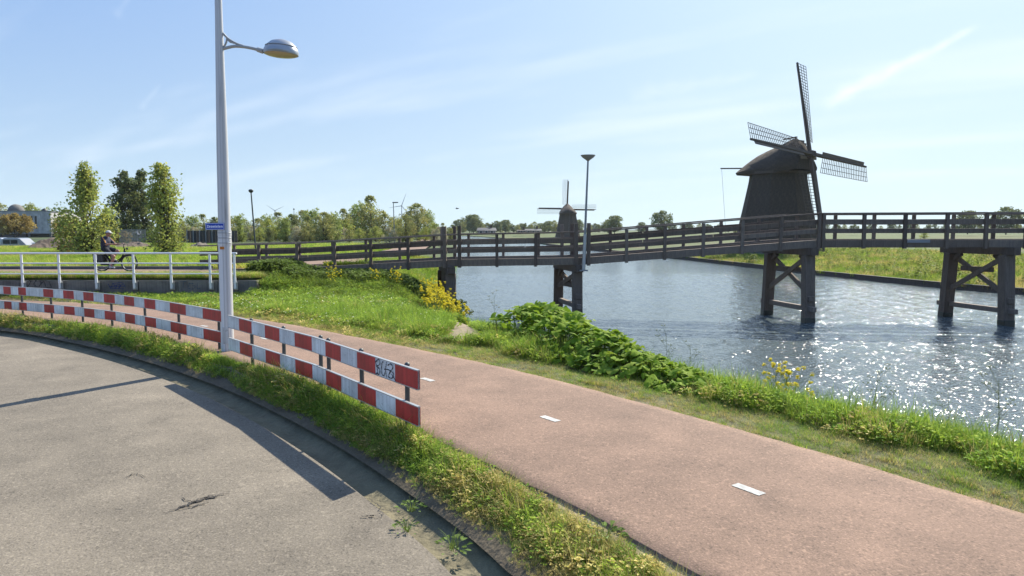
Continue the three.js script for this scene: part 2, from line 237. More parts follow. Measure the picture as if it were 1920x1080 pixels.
// strips along a line: cross-section points [offset, height] swept over s0..s1
function sweep(line, s0, s1, step, section, tint) {
  const pos = [], idx = [], col = [], uv = [], n = Math.max(2, Math.ceil((s1 - s0) / step)), m = section.length;
  for (let i = 0; i <= n; i++) { const s = lerp(s0, s1, i / n), f = clamp(s / line.L), p = line.c.getPointAt(f), t = line.c.getTangentAt(f).setY(0).normalize(), nx = -t.z * -1, nz = -t.x; section.forEach(([o, y], k) => { const oo = typeof o === 'function' ? o(s) : o; const x = p.x + nx * oo, z = p.z + nz * oo; pos.push(x, y, z); uv.push(x, z); const c = tint ? tint(x, z, oo, s) : 1; col.push(c, c, c); if (i < n && k < m - 1) { const a = i * m + k; idx.push(a, a + m, a + 1, a + 1, a + m, a + m + 1); } }); }
  return geo(pos, idx, col, uv);
}
{ // the road: a sheet from the gutter to beyond the left edge and behind the camera
  const pos = [], idx = [], col = [], uv = [], n = 200, offs = [0.02, 0.1, 0.3, 0.6, 1, 1.5, 2, 2.6, 3.2, 4, 5, 6, 7, 8.5, 10, 12];
  const tint = (x, z, o) => clamp(1 + 0.42 * fbm(x * 0.32, z * 0.32, 9, 4) + 0.16 * fbm(x * 1.7, z * 1.7, 3, 3) - 0.10 * Math.exp(-Math.pow((o - 2.2) / 0.7, 2)) - 0.16 * sstep(0.75, 0.2, o) * (0.6 + n3(x, z)), 0.5, 1.4);
  const g = sweep(KERB, 0, KERB.L, 0.3, offs.map((o, i) => [-(o * 1 + 0.19), ROAD_Y + 0.004 * i]).map(([o], i) => [o, ROAD_Y + 0.012 * Math.min(1, offs[i] / 4)]).reverse(), (x, z, o) => tint(x, z, -o));
  const road = struct('road', g, M.asphalt);
  // worn cracks
  const ck = mat([0.05, 0.045, 0.04], 1), r = rng(5);
  const crack = (pts, w) => { const P = [], I = []; const pp = pts.map(([x, y]) => gp(x, y, 0.016)); const c = new THREE.CatmullRomCurve3(pp), N = pts.length * 7; for (let i = 0; i <= N; i++) { const f = i / N, p = c.getPoint(f), t = c.getTangent(f), s = w * Math.sin(Math.PI * Math.min(1, f * 0.96 + 0.02)) * (0.35 + r()), jx = (r() - 0.5) * 0.05, jz = (r() - 0.5) * 0.05; P.push(p.x - t.z * s + jx, p.y, p.z + t.x * s + jz, p.x + t.z * s + jx, p.y, p.z - t.x * s + jz); if (i < N) { const a = i * 2; I.push(a, a + 1, a + 2, a + 1, a + 3, a + 2); } } part('crack', geo(P, I), ck, road); };
  crack([[306, 962], [340, 951], [372, 938], [404, 930], [436, 921]], 0.02); crack([[338, 930], [366, 940], [384, 936]], 0.012); crack([[330, 956], [362, 950], [396, 938]], 0.012); crack([[352, 944], [390, 930], [416, 928]], 0.010); crack([[236, 896], [252, 888], [272, 894]], 0.012); crack([[676, 966], [694, 968], [714, 967]], 0.008); crack([[690, 930], [712, 950], [716, 968]], 0.006);
}
{ // kerb of single stones with a gutter of narrow slabs
  const kerb = new THREE.Group(); kerb.name = 'kerb'; kerb.userData.kind = 'structure'; scene.add(kerb);
  const gut = new THREE.Group(); gut.name = 'gutter'; gut.userData.kind = 'structure'; scene.add(gut);
  const r = rng(21), s0 = KERB.L * 0.30, n = Math.floor((KERB.L - s0) / 0.99), stone = new RoundedBoxGeometry(0.16, 0.36, 0.968, 2, 0.02), slabs = [0.62, 0.99, 0.8].map(L => new RoundedBoxGeometry(0.20, 0.1, L - 0.018, 1, 0.008)); uvKeep(stone); slabs.forEach(uvKeep);
  for (let i = 0; i < n; i++) { const s = s0 + (i + 0.5) * 0.99, { p, t } = frameAt(KERB, s), m = part('kerb_stone', stone, M.kerb[i % 3], kerb); m.position.set(p.x + t.z * 0.08, 0.112 - 0.18 + (r() - 0.5) * 0.012, p.z - t.x * 0.08); m.rotation.set((r() - 0.5) * 0.008, Math.atan2(t.x, t.z), (r() - 0.5) * 0.02); }
  let s = s0; let k = 0; while (s < KERB.L - 1) { const L = [0.62, 0.99, 0.8][(k * 7 + 1) % 3], { p, t } = frameAt(KERB, s + L / 2), m = part('gutter_slab', slabs[(k * 7 + 1) % 3], M.kerb[(k + 1) % 3], gut); m.position.set(p.x - t.z * 0.11, 0.022 - 0.05 + (r() - 0.5) * 0.006, p.z + t.x * 0.11); m.rotation.set(0, Math.atan2(t.x, t.z) + (r() - 0.5) * 0.01, (r() - 0.5) * 0.02); s += L; k++; }
}
function uvKeep(g) { const n = uvBox(g); g.copy(n); return g; }
{ // earth of the verge, level with the kerb's back
  const tint = (x, z) => clamp(1 + 0.5 * fbm(x * 1.5, z * 1.5, 3, 4), 0.6, 1.4);
  struct('verge_soil', sweep(KERB, KERB.L * 0.3, KERB.L - 1, 0.3, [[0.178, 0.03], [0.25, 0.065], [0.38, 0.108], [0.52, 0.12], [0.6, 0.09]], tint), mat([0.21, 0.165, 0.105], 1, { map: soilT, bumpMap: soilB, bumpScale: 0.012, vertexColors: true }));
}
{ // the red cycle path with its short white dashes
  const e = (sgn) => s => sgn * (PATH_HW + 0.035 * n3(s * 1.7, sgn * 3) + 0.02 * n3(s * 6, sgn * 5));
  const path = struct('cycle_path', sweep(PATH, 0, PATH.L, 0.2, [[s => e(-1)(s) - 0.012, 0.2], [e(-1), PATH_Y - 0.008], [-1.4, PATH_Y], [-0.9, PATH_Y], [-0.3, PATH_Y], [0.3, PATH_Y], [0.9, PATH_Y], [1.4, PATH_Y], [e(1), PATH_Y - 0.008], [s => e(1)(s) + 0.012, 0.2]], (x, z, o) => clamp(1 + 0.22 * fbm(x * 0.5, z * 0.5, 4, 4) + 0.1 * fbm(x * 2.5, z * 2.5, 6, 2) + 0.05 * sstep(1.1, 1.5, Math.abs(o)), 0.6, 1.3)), M.redpath);
  const s1 = sd(PATH, ...(p => [p.x, p.z])(gp(1403, 918, PATH_Y)))[1] * PATH.L, r = rng(3), q = sweep;
  for (let i = -2; i < 14; i++) { const s = s1 - i * 2.985; if (s < 1 || s > PATH.L - 1) continue; const g = sweep(PATH, s - 0.155, s + 0.155, 0.035, [[() => -0.052 + (r() - 0.5) * 0.012, PATH_Y + 0.005], [0, PATH_Y + 0.005], [() => 0.052 + (r() - 0.5) * 0.012, PATH_Y + 0.005]]); struct('lane_marking', g, M.whitePaint, path); }
}
{ // water: real wavelets near the bridge, a flat sheet with ripples beyond
  const r = rng(77), waves = []; const wind = Math.atan2(0.5, 1);
  for (let i = 0; i < 56; i++) { const lam = 0.27 * Math.pow(8, r()), a = wind + (r() - 0.5) * 2.1, k = 2 * Math.PI / lam; waves.push([Math.cos(a) * k, Math.sin(a) * k, 0.0019 * Math.pow(lam, 0.9), r() * 6.283]); }
  const amp = (x, z) => (0.95 + 0.45 * fbm(x * 0.12, z * 0.07, 8, 2)) * sstep(-64, -52, z);
  const dx = 0.085, X0 = -8, X1 = 40, zsW = []; { let z = 1; while (z > -66) { zsW.push(z); z -= lerp(0.085, 0.16, sstep(-18, -50, z)); } }
  const nx = Math.round((X1 - X0) / dx), pos = [], nor = [], idx = [], uv = [];
  const rowX = z => [Math.max(X0, leftBank(z) - 1.2), Math.min(X1, rightBank(z) + 0.2)];
  zsW.forEach((z, j) => { const [a, b] = rowX(z); for (let i = 0; i <= nx; i++) { const x = lerp(a, b, i / nx), A = amp(x, z); let y = 0, gx = 0, gz = 0; for (const [kx, kz, h, p] of waves) { const q = kx * x + kz * z + p, c = Math.cos(q) * h; y += Math.sin(q) * h; gx += c * kx; gz += c * kz; } pos.push(x, WATER_Y + y * A, z); const l = Math.hypot(gx * A, 1, gz * A); nor.push(-gx * A / l, 1 / l, -gz * A / l); uv.push(x, z); if (i < nx && j < zsW.length - 1) { const q = j * (nx + 1) + i; idx.push(q, q + 1, q + nx + 1, q + 1, q + nx + 2, q + nx + 1); } } });
  const g = new THREE.BufferGeometry(); g.setAttribute('position', new THREE.Float32BufferAttribute(pos, 3)); g.setAttribute('normal', new THREE.Float32BufferAttribute(nor, 3)); g.setAttribute('uv', new THREE.Float32BufferAttribute(uv, 2)); g.setIndex(idx);
  const rip = tex(1024, (u, v) => clamp(0.5 + 0.9 * (tn[3](u, v * 2) - 0.5) * 0.5 + 0.7 * (tn[4](u * 1, v * 2) - 0.5) * 0.35 + (tn[5](u, v) - 0.5) * 0.22), false);
  const water = new THREE.MeshPhysicalMaterial({ color: rgb(0.085, 0.108, 0.114), roughness: 0.08, ior: 1.33, bumpMap: rep(rip, 1 / 7, 1 / 9), bumpScale: 0.03 });
  struct('water', g, water);
  const zf = zsW[zsW.length - 1], P = [], I = [], U = []; const far = [zf]; for (let z = -70; z > -600; z -= 12) far.push(z); far.forEach((z, j) => { for (const x of [leftBank(z) - 8, rightBank(z) + 0.2]) { P.push(x, WATER_Y, z); U.push(x, z); } if (j < far.length - 1) { const a = 2 * j; I.push(a, a + 1, a + 2, a + 1, a + 3, a + 2); } });
  struct('water', geo(P, I, null, U), water);
  const S = [], SI = []; [[-8, 1], [60, 1], [-8, 40], [60, 40]].forEach(([x, z]) => S.push(x, WATER_Y, z)); SI.push(0, 2, 1, 1, 2, 3); struct('water', geo(S, SI, null, S.filter((_, i) => i % 3 !== 1)), water);
}
{ // timber edging that holds the far bank
  const e = new THREE.Group(); e.name = 'bank_edging'; e.userData.kind = 'structure'; scene.add(e);
  const zs = []; for (let z = -24; z > -170; z -= z > -60 ? 3 : 5) zs.push(z);
  for (let i = 0; i < zs.length - 1; i++) { const a = V(rightBank(zs[i]) - 0.06, -1.0, zs[i]), b = V(rightBank(zs[i + 1]) - 0.06, -1.0, zs[i + 1]); part('plank', bar(a, b, 0.07, 0.62), M.woodB, e); part('cap_plank', bar(a.clone().setY(-0.66), b.clone().setY(-0.66), 0.2, 0.05, 0.01), M.deck, e); }
}

// ------------------------------------------------------------ retaining wall and white railing on the left
const Z_RAIL = -24.98;
{
  const wall = thing('retaining_wall', 'grey concrete retaining wall with graffiti tags below the white railing', 'wall', V(0, 0, 0));
  const r = rng(4), w = 1.45; let k = 0;
  for (let x = X_WALL + 0.02; x > -24; x -= w, k++) part('panel', box(w - 0.016, 0.92, 0.26, x - w / 2, 0.42, Z_WALL - 0.03 + (r() - 0.5) * 0.012, 0.012), k % 3 ? M.conc : M.concB, wall);
  // sprayed tags: strokes a few millimetres proud of the face
  const zf = Z_WALL + 0.112, tagG = (px0, px1, pyc, strokes, m) => { const a = at(px0, pyc, 25), b = at(px1, pyc, 25), gs = strokes.map(s => ribbon(s.map(([u, v]) => V(lerp(a.x, b.x, u), a.y + v * (b.x - a.x), 0)), 0.022, zf)); part('graffiti', gs, m, wall); };
  tagG(50, 96, 533, [[[0, 0.1], [0.2, 0.16], [0.1, -0.02], [0.02, -0.1]], [[0.15, 0.12], [0.4, 0.17], [0.3, 0], [0.45, -0.12], [0.2, -0.1]], [[0.35, 0.15], [0.6, 0.1], [0.5, -0.1], [0.72, 0.12], [0.8, -0.12], [1, -0.14], [0.92, 0.12]], [[0.5, 0.16], [0.85, 0.14]]], M.ink);
  tagG(203, 236, 536, [[[0, 0.12], [0.15, -0.1], [0.3, 0.15], [0.42, -0.12], [0.55, 0.14]], [[0.4, 0.02], [0.7, 0.08], [0.6, -0.14], [0.85, 0.12], [1, -0.1]], [[0.05, -0.04], [0.95, -0.02]], [[0.1, -0.14], [0.9, -0.16]], [[0.25, 0.14], [0.8, 0.2]]], M.inkBlue);
  tagG(338, 376, 536, [[[0, 0.2], [0.32, 0.22]], [[0.16, 0.2], [0.14, -0.1]], [[0.66, 0.12], [0.45, 0.1], [0.4, -0.1], [0.6, -0.16], [0.75, -0.02], [0.6, 0.02]], [[0.85, 0.12], [0.85, -0.14], [1, -0.12]]], mat([0.06, 0.10, 0.16], 0.95));
}
function ribbon(pts, w, z, N = 26) { const c = new THREE.CatmullRomCurve3(pts), P = [], I = []; for (let i = 0; i <= N; i++) { const p = c.getPoint(i / N), t = c.getTangent(i / N), l = Math.hypot(t.x, t.y) || 1, ww = w * (0.75 + 0.4 * Math.sin(i * 1.7)); P.push(p.x - t.y / l * ww / 2, p.y + t.x / l * ww / 2, z, p.x + t.y / l * ww / 2, p.y - t.x / l * ww / 2, z); if (i < N) { const a = 2 * i; I.push(a, a + 1, a + 2, a + 1, a + 3, a + 2); } } return geo(P, I); }
{
  const t = thing('white_railing', 'white tubular railing with three rails bolted along the concrete wall', 'railing');
  const post = merge([rod(V(0, 0.60, 0), V(0, 1.86, 0), 0.042, 0.042, 10), rod(V(0, 0.8, 0.0), V(0, 1.0, 0.0), 0.05, 0.046, 10)]), plate = merge([box(0.17, 0.30, 0.02, 0, 0.70, -0.055, 0.004), box(0.10, 0.06, 0.07, 0, 0.79, -0.02, 0.006), box(0.10, 0.06, 0.07, 0, 0.62, -0.02, 0.006)]), bolt = merge([[-0.06, 0.58], [0.06, 0.58], [-0.06, 0.82], [0.06, 0.82]].map(([x, y]) => { const g = new THREE.CylinderGeometry(0.016, 0.016, 0.03, 6); g.rotateX(Math.PI / 2); g.translate(x, y, -0.03); return g; }));
  const xs = [439, 393, 319.5, 249.5, 178.5, 109.5, 40].map(p => at(p, 475, 24.9).x); while (xs[xs.length - 1] > -24) xs.push(xs[xs.length - 1] - 1.36);
  for (const x of xs) { const p = part('post', post, M.white, t); p.position.set(x, 0, Z_RAIL + 0.1); const b = part('bracket', plate, M.alu, p); part('bolts', bolt, M.galv, p).userData.kind = 'stuff'; }
  for (const [y, rr] of [[1.885, 0.036], [1.52, 0.026], [1.14, 0.026]]) part('rail', rod(V(-26, y, Z_RAIL + 0.1), V(xs[0] + (y > 1.8 ? 0.1 : 0), y, Z_RAIL + 0.1), rr, rr, 10), M.white, t);
}
{ // upper cycle path behind the railing and its onward run beyond the bridge end
  const g = geo([-60, UP_Y + 0.02, -26.1, -12.2, UP_Y + 0.02, -26.3, -60, UP_Y + 0.03, -29.4, -12.2, UP_Y + 0.03, -29.6, -8.9, UP_Y + 0.09, -30.2, -8.9, UP_Y + 0.09, -32.4, -60, UP_Y + 0.03, -29.5, -12.2, UP_Y + 0.03, -32.2], [0, 1, 2, 1, 3, 2, 3, 4, 5, 3, 5, 7], new Array(24).fill(1)); g.setAttribute('uv', new THREE.Float32BufferAttribute([...g.attributes.position.array].filter((_, i) => i % 3 !== 1), 2));
  struct('cycle_path', g, M.redpath);
  struct('kerb', bar(V(-60, UP_Y + 0.05, -29.55), V(-13, UP_Y + 0.05, -29.7), 0.16, 0.22, 0.01), M.concB);
  const P = polyline([V(-9.5, 0, -33), V(-9.8, 0, -40), V(-8.6, 0, -52), V(-9.6, 0, -66), V(-12, 0, -95), V(-17, 0, -150)], 60);
  struct('cycle_path', sweep(P, 0, P.L, 1, [[-1.5, UP_Y + 0.06], [0, UP_Y + 0.08], [1.5, UP_Y + 0.06]], () => 1), M.redpath);
}

// ------------------------------------------------------------ red and white barriers
{
  const Y1 = 1.005, Y0 = 0.575, PH = 0.225;
  function barrier(label, nodes, nStripe, startRed, postPx, tall) {
    const t = thing('safety_barrier', label, 'barrier'); const tops = nodes.map(([x, y]) => gp(x, y, Y1 + PH / 2));
    for (let i = 0; i < tops.length - 1; i++) {
      const A = tops[i].clone(), B = tops[i + 1].clone(), dir = B.clone().sub(A).setY(0).normalize();
      for (const y of [Y1, Y0]) {
        const a = A.clone().setY(y), b = B.clone().setY(y).addScaledVector(dir, -0.004), sag = (i * 0.013) % 0.012;
        const pl = part('plank', bar(a, b, 0.034, PH, 0.005), M.signWhite, t);
        for (const q of [1, -1]) part('edge_strip', bar(a.clone().setY(y + q * (PH / 2 + 0.002)), b.clone().setY(y + q * (PH / 2 + 0.002)), 0.04, 0.010), M.alu, pl);
        const n = nStripe[i]; for (let k = 0; k < n; k++) if ((k % 2 === 0) === startRed[i]) { const q0 = a.clone().lerp(b, k / n), q1 = a.clone().lerp(b, (k + 1) / n); part('red_stripe', bar(q0, q1, 0.040, PH - 0.012), M.signRed, pl); }
      }
    }
    const post = merge([rod(V(0, -0.5, 0), V(0, tall, 0), 0.030, 0.030, 10), (() => { const g = new THREE.SphereGeometry(0.034, 10, 6, 0, 7, 0, 1.6); g.translate(0, tall, 0); return g; })()]);
    for (const px of postPx) { // behind the planks
      let best; for (let i = 0; i < nodes.length - 1; i++) for (let k = 0; k <= 60; k++) { const p = tops[i].clone().lerp(tops[i + 1], k / 60), x = 960 + p.x / -p.z * FOC * 1.0, n = tops[i + 1].clone().sub(tops[i]).setY(0).normalize(); if (!best || Math.abs(x - px) < best.d) best = { d: Math.abs(x - px), p, n }; }
      const m = part('post', post, M.darkPost, t); m.position.set(best.p.x + best.n.z * 0.052, 0, best.p.z - best.n.x * 0.052); m.rotation.set((px % 7 - 3) * 0.003, 0, (px % 5 - 2) * 0.004);
      for (const q of [Y1, Y0]) part('clamp', box(0.075, 0.05, 0.085, 0, q, 0, 0.006), M.galv, m);
    }
    return { t, tops, Y1 };
  }
  barrier('long curved red and white barrier left of the tall lamp post', [[-260, 529], [-120, 530.5], [-20, 535], [64, 540], [139, 545.3], [216, 552.5], [292, 562.3], [416, 583]], [8, 8, 6, 4, 4, 4, 4, 6], [true, true, true, false, false, false, false, false], [-60, 33, 87, 145, 201, 263, 326, 400], 1.055);
  const b2 = barrier('short red and white barrier right of the tall lamp post, graffiti near its end', [[428, 591.2], [586, 631], [785, 695]], [6, 6], [false, false], [463, 521, 590, 607, 669, 751], 1.12);
  // scribbled tag on the white field before the last red one
  const a = b2.tops[1].clone().setY(Y1), b = b2.tops[2].clone().setY(Y1), L = a.distanceTo(b), dir = b.clone().sub(a).normalize();
  const S = [[[0.02, 0.85], [0.12, 0.1], [0.0, 0.0]], [[0.06, 0.8], [0.2, 1.0], [0.26, 0.75], [0.1, 0.5], [0.24, 0.4], [0.22, 0.08], [0.04, 0.1]], [[0.42, 0.95], [0.34, 0.7], [0.36, 0.15], [0.46, 0.1], [0.52, 0.35]], [[0.6, 1.0], [0.55, 0.5], [0.6, 0.02]], [[0.48, 0.5], [0.7, 0.55], [0.78, 0.5]], [[0.66, 0.8], [0.8, 0.95], [0.92, 0.8], [0.8, 0.5], [0.68, 0.15], [0.85, 0.1], [0.95, 0.4], [0.78, 0.55]], [[0.85, 0.35], [1.0, 0.12], [1.04, 0.0]]];
  const gs = S.map(s => ribbon(s.map(([u, v]) => V(u * L / 6 * 0.98, (v - 0.5) * PH * 0.92, 0)), 0.016, 0)); const g = merge(gs); g.rotateY(Math.atan2(-dir.z, dir.x)); const o = a.clone().lerp(b, 4 / 6); g.translate(o.x - dir.z * 0.0235, Y1, o.z + dir.x * 0.0235);
  part('graffiti', g, M.ink, b2.t.children.filter(c => c.name === 'plank')[2]);
}

// ------------------------------------------------------------ tall lamp post with street-name sign
const LAMP = gp(427, 667, 0.19);
{
  const t = thing('lamp_post', 'tall white tapered lamp post with curved arm between the two barriers', 'lamp post', LAMP.clone().setY(0));
  const H = 8.2; // runs on above the frame
  part('pole', lathe([[0.126, -0.3], [0.126, 0.2], [0.123, 2.42], [0.131, 2.43], [0.131, 2.52], [0.127, 2.53], [0.127, 2.62], [0.131, 2.63], [0.130, 2.72], [0.120, 2.74], [0.117, 2.95], [0.108, 4.3], [0.098, 5.0], [0.084, 5.9], [0.068, 7.0], [0.062, H], [0.03, H + 0.05], [0.0, H + 0.06]], 28), M.lampWhite, t);
  t.rotation.z = -0.009;
  part('sticker', (() => { const g = new THREE.CylinderGeometry(0.1255, 0.1255, 0.055, 10, 1, true, -0.45, 0.75); g.translate(0, 2.38, 0); return g; })(), mat([0.7, 0.22, 0.02], 0.6), t);
  [2.48, 2.68, 2.58].forEach(y => part('band', (() => { const g = new THREE.TorusGeometry(0.130, 0.006, 5, 24); g.rotateX(Math.PI / 2); g.translate(0, y, 0); return g; })(), M.galv, t));
  // arm: arched bracket with a curved web, then the head
  const ay = 6.32, arm = part('arm', [tube([V(0.06, ay - 0.05, 0), V(0.28, ay + 0.0, 0), V(0.5, ay - 0.01, 0), V(0.76, ay - 0.06, 0)], 0.030, 30, 10), tube([V(0.07, ay + 0.25, 0), V(0.18, ay + 0.14, 0), V(0.34, ay + 0.05, 0), V(0.46, ay + 0.01, 0)], 0.022, 20, 8), tube([V(0.15, ay + 0.155, 0), V(0.135, ay + 0.08, 0), V(0.09, ay - 0.01, 0)], 0.020, 14, 8), tube([V(0.16, ay + 0.15, 0), V(0.20, ay + 0.09, 0), V(0.30, ay + 0.06, 0)], 0.017, 14, 8), rod(V(0.74, ay - 0.055, 0), V(0.85, ay - 0.09, 0), 0.045, 0.05, 12)], mat([0.50, 0.51, 0.50], 0.45), t);
  const head = lathe([[0.335, -0.035], [0.343, 0.0], [0.33, 0.05], [0.29, 0.13], [0.2, 0.21], [0.1, 0.245], [0, 0.25]], 32); head.scale(1.0, 1.0, 0.82); 
  const hm = part('lamp_head', head, mat([0.52, 0.54, 0.56], 0.32, { metalness: 0.45 }), t); hm.position.set(1.20, ay - 0.115, 0); hm.rotation.z = -0.05;
  const seam = new THREE.TorusGeometry(0.303, 0.008, 5, 40, Math.PI * 2); seam.rotateX(Math.PI / 2); seam.scale(1, 1, 0.82); seam.translate(0, 0.115, 0); part('seam', seam, M.galv, hm);
  const gl = new THREE.SphereGeometry(0.325, 28, 8, 0, 6.2832, Math.PI / 2, Math.PI / 2); gl.scale(1, 0.16, 0.82); gl.translate(0, -0.03, 0); part('lens', gl, new THREE.MeshPhysicalMaterial({ color: rgb(0.62, 0.52, 0.36), roughness: 0.25, transmission: 0.35, thickness: 0, side: THREE.DoubleSide }), hm);
  part('reflector', lathe([[0.31, -0.02], [0.2, 0.1], [0.0, 0.13]], 20), mat([0.45, 0.38, 0.28], 0.4), hm);
  part('access_door', box(0.14, 0.34, 0.01, 0.02, 0.62, 0.121, 0.003), M.lampWhite, t);
}
{ // blue street-name plate strapped to the post
  const W = 0.36, H = 0.135, sg = thing('street_sign', 'small blue street-name sign strapped to the tall white lamp post', 'sign', LAMP.clone().add(V(-0.10, 2.62, 0.145)), 0.10);
  const cv = document.createElement('canvas'); cv.width = 512; cv.height = 192; const c = cv.getContext('2d'); c.fillStyle = '#0d3fa8'; c.fillRect(0, 0, 512, 192); c.strokeStyle = '#eef2f8'; c.lineWidth = 9; c.strokeRect(14, 14, 484, 164); c.fillStyle = '#f4f7fb'; c.font = 'bold 92px sans-serif'; c.textAlign = 'center'; c.textBaseline = 'middle'; c.save(); c.translate(256, 100); c.scale(Math.min(1, 430 / c.measureText('Zeswielen').width), 1.08); c.fillText('Zeswielen', 0, 0); c.restore();
  const tx = new THREE.CanvasTexture(cv); tx.colorSpace = THREE.SRGBColorSpace; const face = new THREE.PlaneGeometry(W, H); face.translate(0, 0, 0.0095);
  part('plate', box(W, H, 0.016, 0, 0, 0, 0.004), mat([0.01, 0.05, 0.35], 0.4), sg); part('lettering', face, mat([1, 1, 1], 0.4, { map: tx }, 1), sg);
  [0.045, -0.045].forEach(y => part('strap', (() => { const g = new THREE.TorusGeometry(0.106, 0.009, 5, 24); g.rotateX(Math.PI / 2); g.scale(1, 1.6, 1); g.translate(0.10, y, -0.135); return g; })(), M.dark, sg));
  for (const y of [0.045, -0.045]) part('channel', box(0.3, 0.022, 0.03, 0, y, -0.022), M.alu, sg);
}

// ------------------------------------------------------------ timber footbridge
const NX0 = -13.2, NX1 = 33; const nearZ = x => -30.2 + 0.103 * (x + 13.1), FARD = V(-0.36, 0, -2.75);
const deckY = x => { const T = [[-14, 1.02], [-9.3, 1.14], [-2.5, 1.53], [2.93, 1.63], [12.3, 2.385], [33, 2.42]]; let i = 0; while (i < T.length - 2 && x > T[i + 1][0]) i++; return lerp(T[i][1], T[i + 1][1], (x - T[i][0]) / (T[i + 1][0] - T[i][0])); };
const N = (x, y = 0) => V(x, y, nearZ(x)), F = (x, y = 0) => N(x, y).add(FARD);
const pxToX = px => { const u = (px - 960) / FOC; return 28.85 * u / (1 + 0.103 * u); };
{
  const br = thing('footbridge', 'weathered timber footbridge with plank railings crossing the whole canal', 'bridge'); const r = rng(31), WM = [M.wood, M.woodB, M.woodC, M.wood];
  const knots = [-13.2, -9.3, -2.75, pxToX(862), pxToX(1080), pxToX(1103), pxToX(1530), pxToX(1790) + 1.2, 28, 33];
  // fascia beams on both sides and joists below
  for (let i = 0; i < knots.length - 1; i++) { const a = knots[i], b = knots[i + 1] - 0.015; for (const [S, nm] of [[N, 0.0], [F, 0]]) { const m = i % 2 ? M.woodC : M.wood; part('edge_beam', bar(S(a, deckY(a) - 0.20), S(b, deckY(b) - 0.20), 0.14, 0.30, 0.008), m, br); } for (const q of [0.33, 0.67]) part('joist', bar(N(a, deckY(a) - 0.24).addScaledVector(FARD, q), N(b, deckY(b) - 0.24).addScaledVector(FARD, q), 0.2, 0.28), M.woodB, br); }
  const dg = new RoundedBoxGeometry(0.212, 0.05, 2.98, 1, 0.006); uvKeep(dg);
  for (let x = NX0 + 0.1; x < NX1; x += 0.2265) { const m = part('deck_plank', dg, r() > 0.3 ? M.deck : M.woodC, br); const p = N(x).addScaledVector(FARD, 0.5); m.position.set(p.x, deckY(x) - 0.022 + (r() - 0.5) * 0.006, p.z); m.rotation.set(0, Math.atan2(FARD.x, FARD.z) + Math.PI, Math.atan2(deckY(x + 0.2) - deckY(x - 0.2), 0.4)); }
  // railings
  const nearPosts = [[413, 0], [487, 0], [558, 0], [628, 0], [696, 0], [766, 0], [834, 1], [862, 1], [932, 0], [1004, 0], [1080, 1], [1103, 1], [1174, 0], [1245, 0], [1317, 0], [1389.5, 0], [1461, 0], [1532, 2], [1540, 2], [1616, 0], [1692, 0], [1770, 0], [1843, 0], [1918, 0], [1995, 0], [2070, 0]].map(([p, k]) => [pxToX(p), k]);
  const farPosts = []; for (let i = 0; i < 27; i++) farPosts.push([-13.0 + i * 1.62, 0]); for (const p of [835, 861, 1082, 1102]) farPosts.push([pxToX(p) - 0.06, 1]);
  const RH = 1.0;
  for (const [S, list, side] of [[N, nearPosts, 1], [F, farPosts, -1]]) {
    const out = V(0, 0, 0.085 * side);
    for (const [x, k] of list) { const y = deckY(x), top = k === 1 ? y + RH + 0.36 : y + RH - 0.03, p = S(x).add(out); part('post', bar(V(p.x, y - 0.40, p.z), V(p.x + (r() - 0.5) * 0.02, top, p.z + (r() - 0.5) * 0.015), k === 1 ? 0.15 : 0.125, k === 1 ? 0.15 : 0.125, 0.01, V(0, 0, 1)), WM[Math.floor(r() * 4)], br); }
    const cuts = [NX0 - 0.6, pxToX(558), -2.75, pxToX(862), pxToX(1003), pxToX(1080), pxToX(1103), pxToX(1245), pxToX(1390), pxToX(1536), pxToX(1692), pxToX(1843), pxToX(1995), 33];
    for (let i = 0; i < cuts.length - 1; i++) {
      const a = cuts[i] + 0.01, b = cuts[i + 1] - 0.01, j = () => (r() - 0.5) * 0.016;
      part('top_rail', bar(S(a, deckY(a) + RH + j() * 0.4).addScaledVector(out, 0.55), S(b, deckY(b) + RH + j() * 0.4).addScaledVector(out, 0.55), 0.23, 0.055, 0.01), r() > 0.5 ? M.woodC : M.wood, br);
      for (const [h, w] of [[0.66, 0.20], [0.30, 0.18]]) part('rail_plank', bar(S(a, deckY(a) + h + j()), S(b, deckY(b) + h + j()), 0.045, w, 0.008), WM[Math.floor(r() * 4)], br);
    }
  }
  part('plaque', box(0.86, 0.13, 0.02, 0, 0, 0, 0.004), mat([0.30, 0.31, 0.33], 0.5), br).position.copy(N(pxToX(1718), 2.385 - 0.10).add(V(0, 0, 0.10)));
  br.children[br.children.length - 1].rotation.y = -0.1;
  // bents: two raking piles, a cap beam, low waling and cross braces
  const bents = [[-2.6, -0.2, 0], [2.75, -1.6, 1], [pxToX(1519), -2.6, 1], [pxToX(1893), -2.6, 1], [28.4, -2.6, 1]];
  for (const [x, bot, full] of bents) {
    const y = deckY(x) - 0.35, ctr = N(x).addScaledVector(FARD, 0.5), d = FARD.clone().normalize(), P = (s, yy, rake = 0.06) => ctr.clone().addScaledVector(d, s * (1.22 + (y - yy) * rake)).setY(yy).add(V(s > 0 ? -0.28 : 0.0, 0, 0));
    part('cap_beam', bar(P(-1.42, y - 0.15, 0), P(1.42, y - 0.15, 0), 0.34, 0.30, 0.015), M.woodB, br);
    for (const s of [-1, 1]) part('pile', bar(P(s, bot), P(s, y - 0.3), 0.42, 0.42, 0.03, V(0, 0, 1)), s < 0 ? M.wood : M.woodB, br);
    for (const s of [-1, 1]) part('wet_band', bar(P(s, -1.35), P(s, -0.80), 0.432, 0.432, 0.03, V(0, 0, 1)), M.wet, br);
    if (!full) { part('sheeting', bar(P(-1.1, y - 0.75), P(1.1, y - 0.75), 0.2, 0.95), M.woodB, br); continue; }
    const wy = -0.45; part('waling', bar(P(-1.35, wy), P(1.35, wy), 0.18, 0.20, 0.012), M.woodC, br);
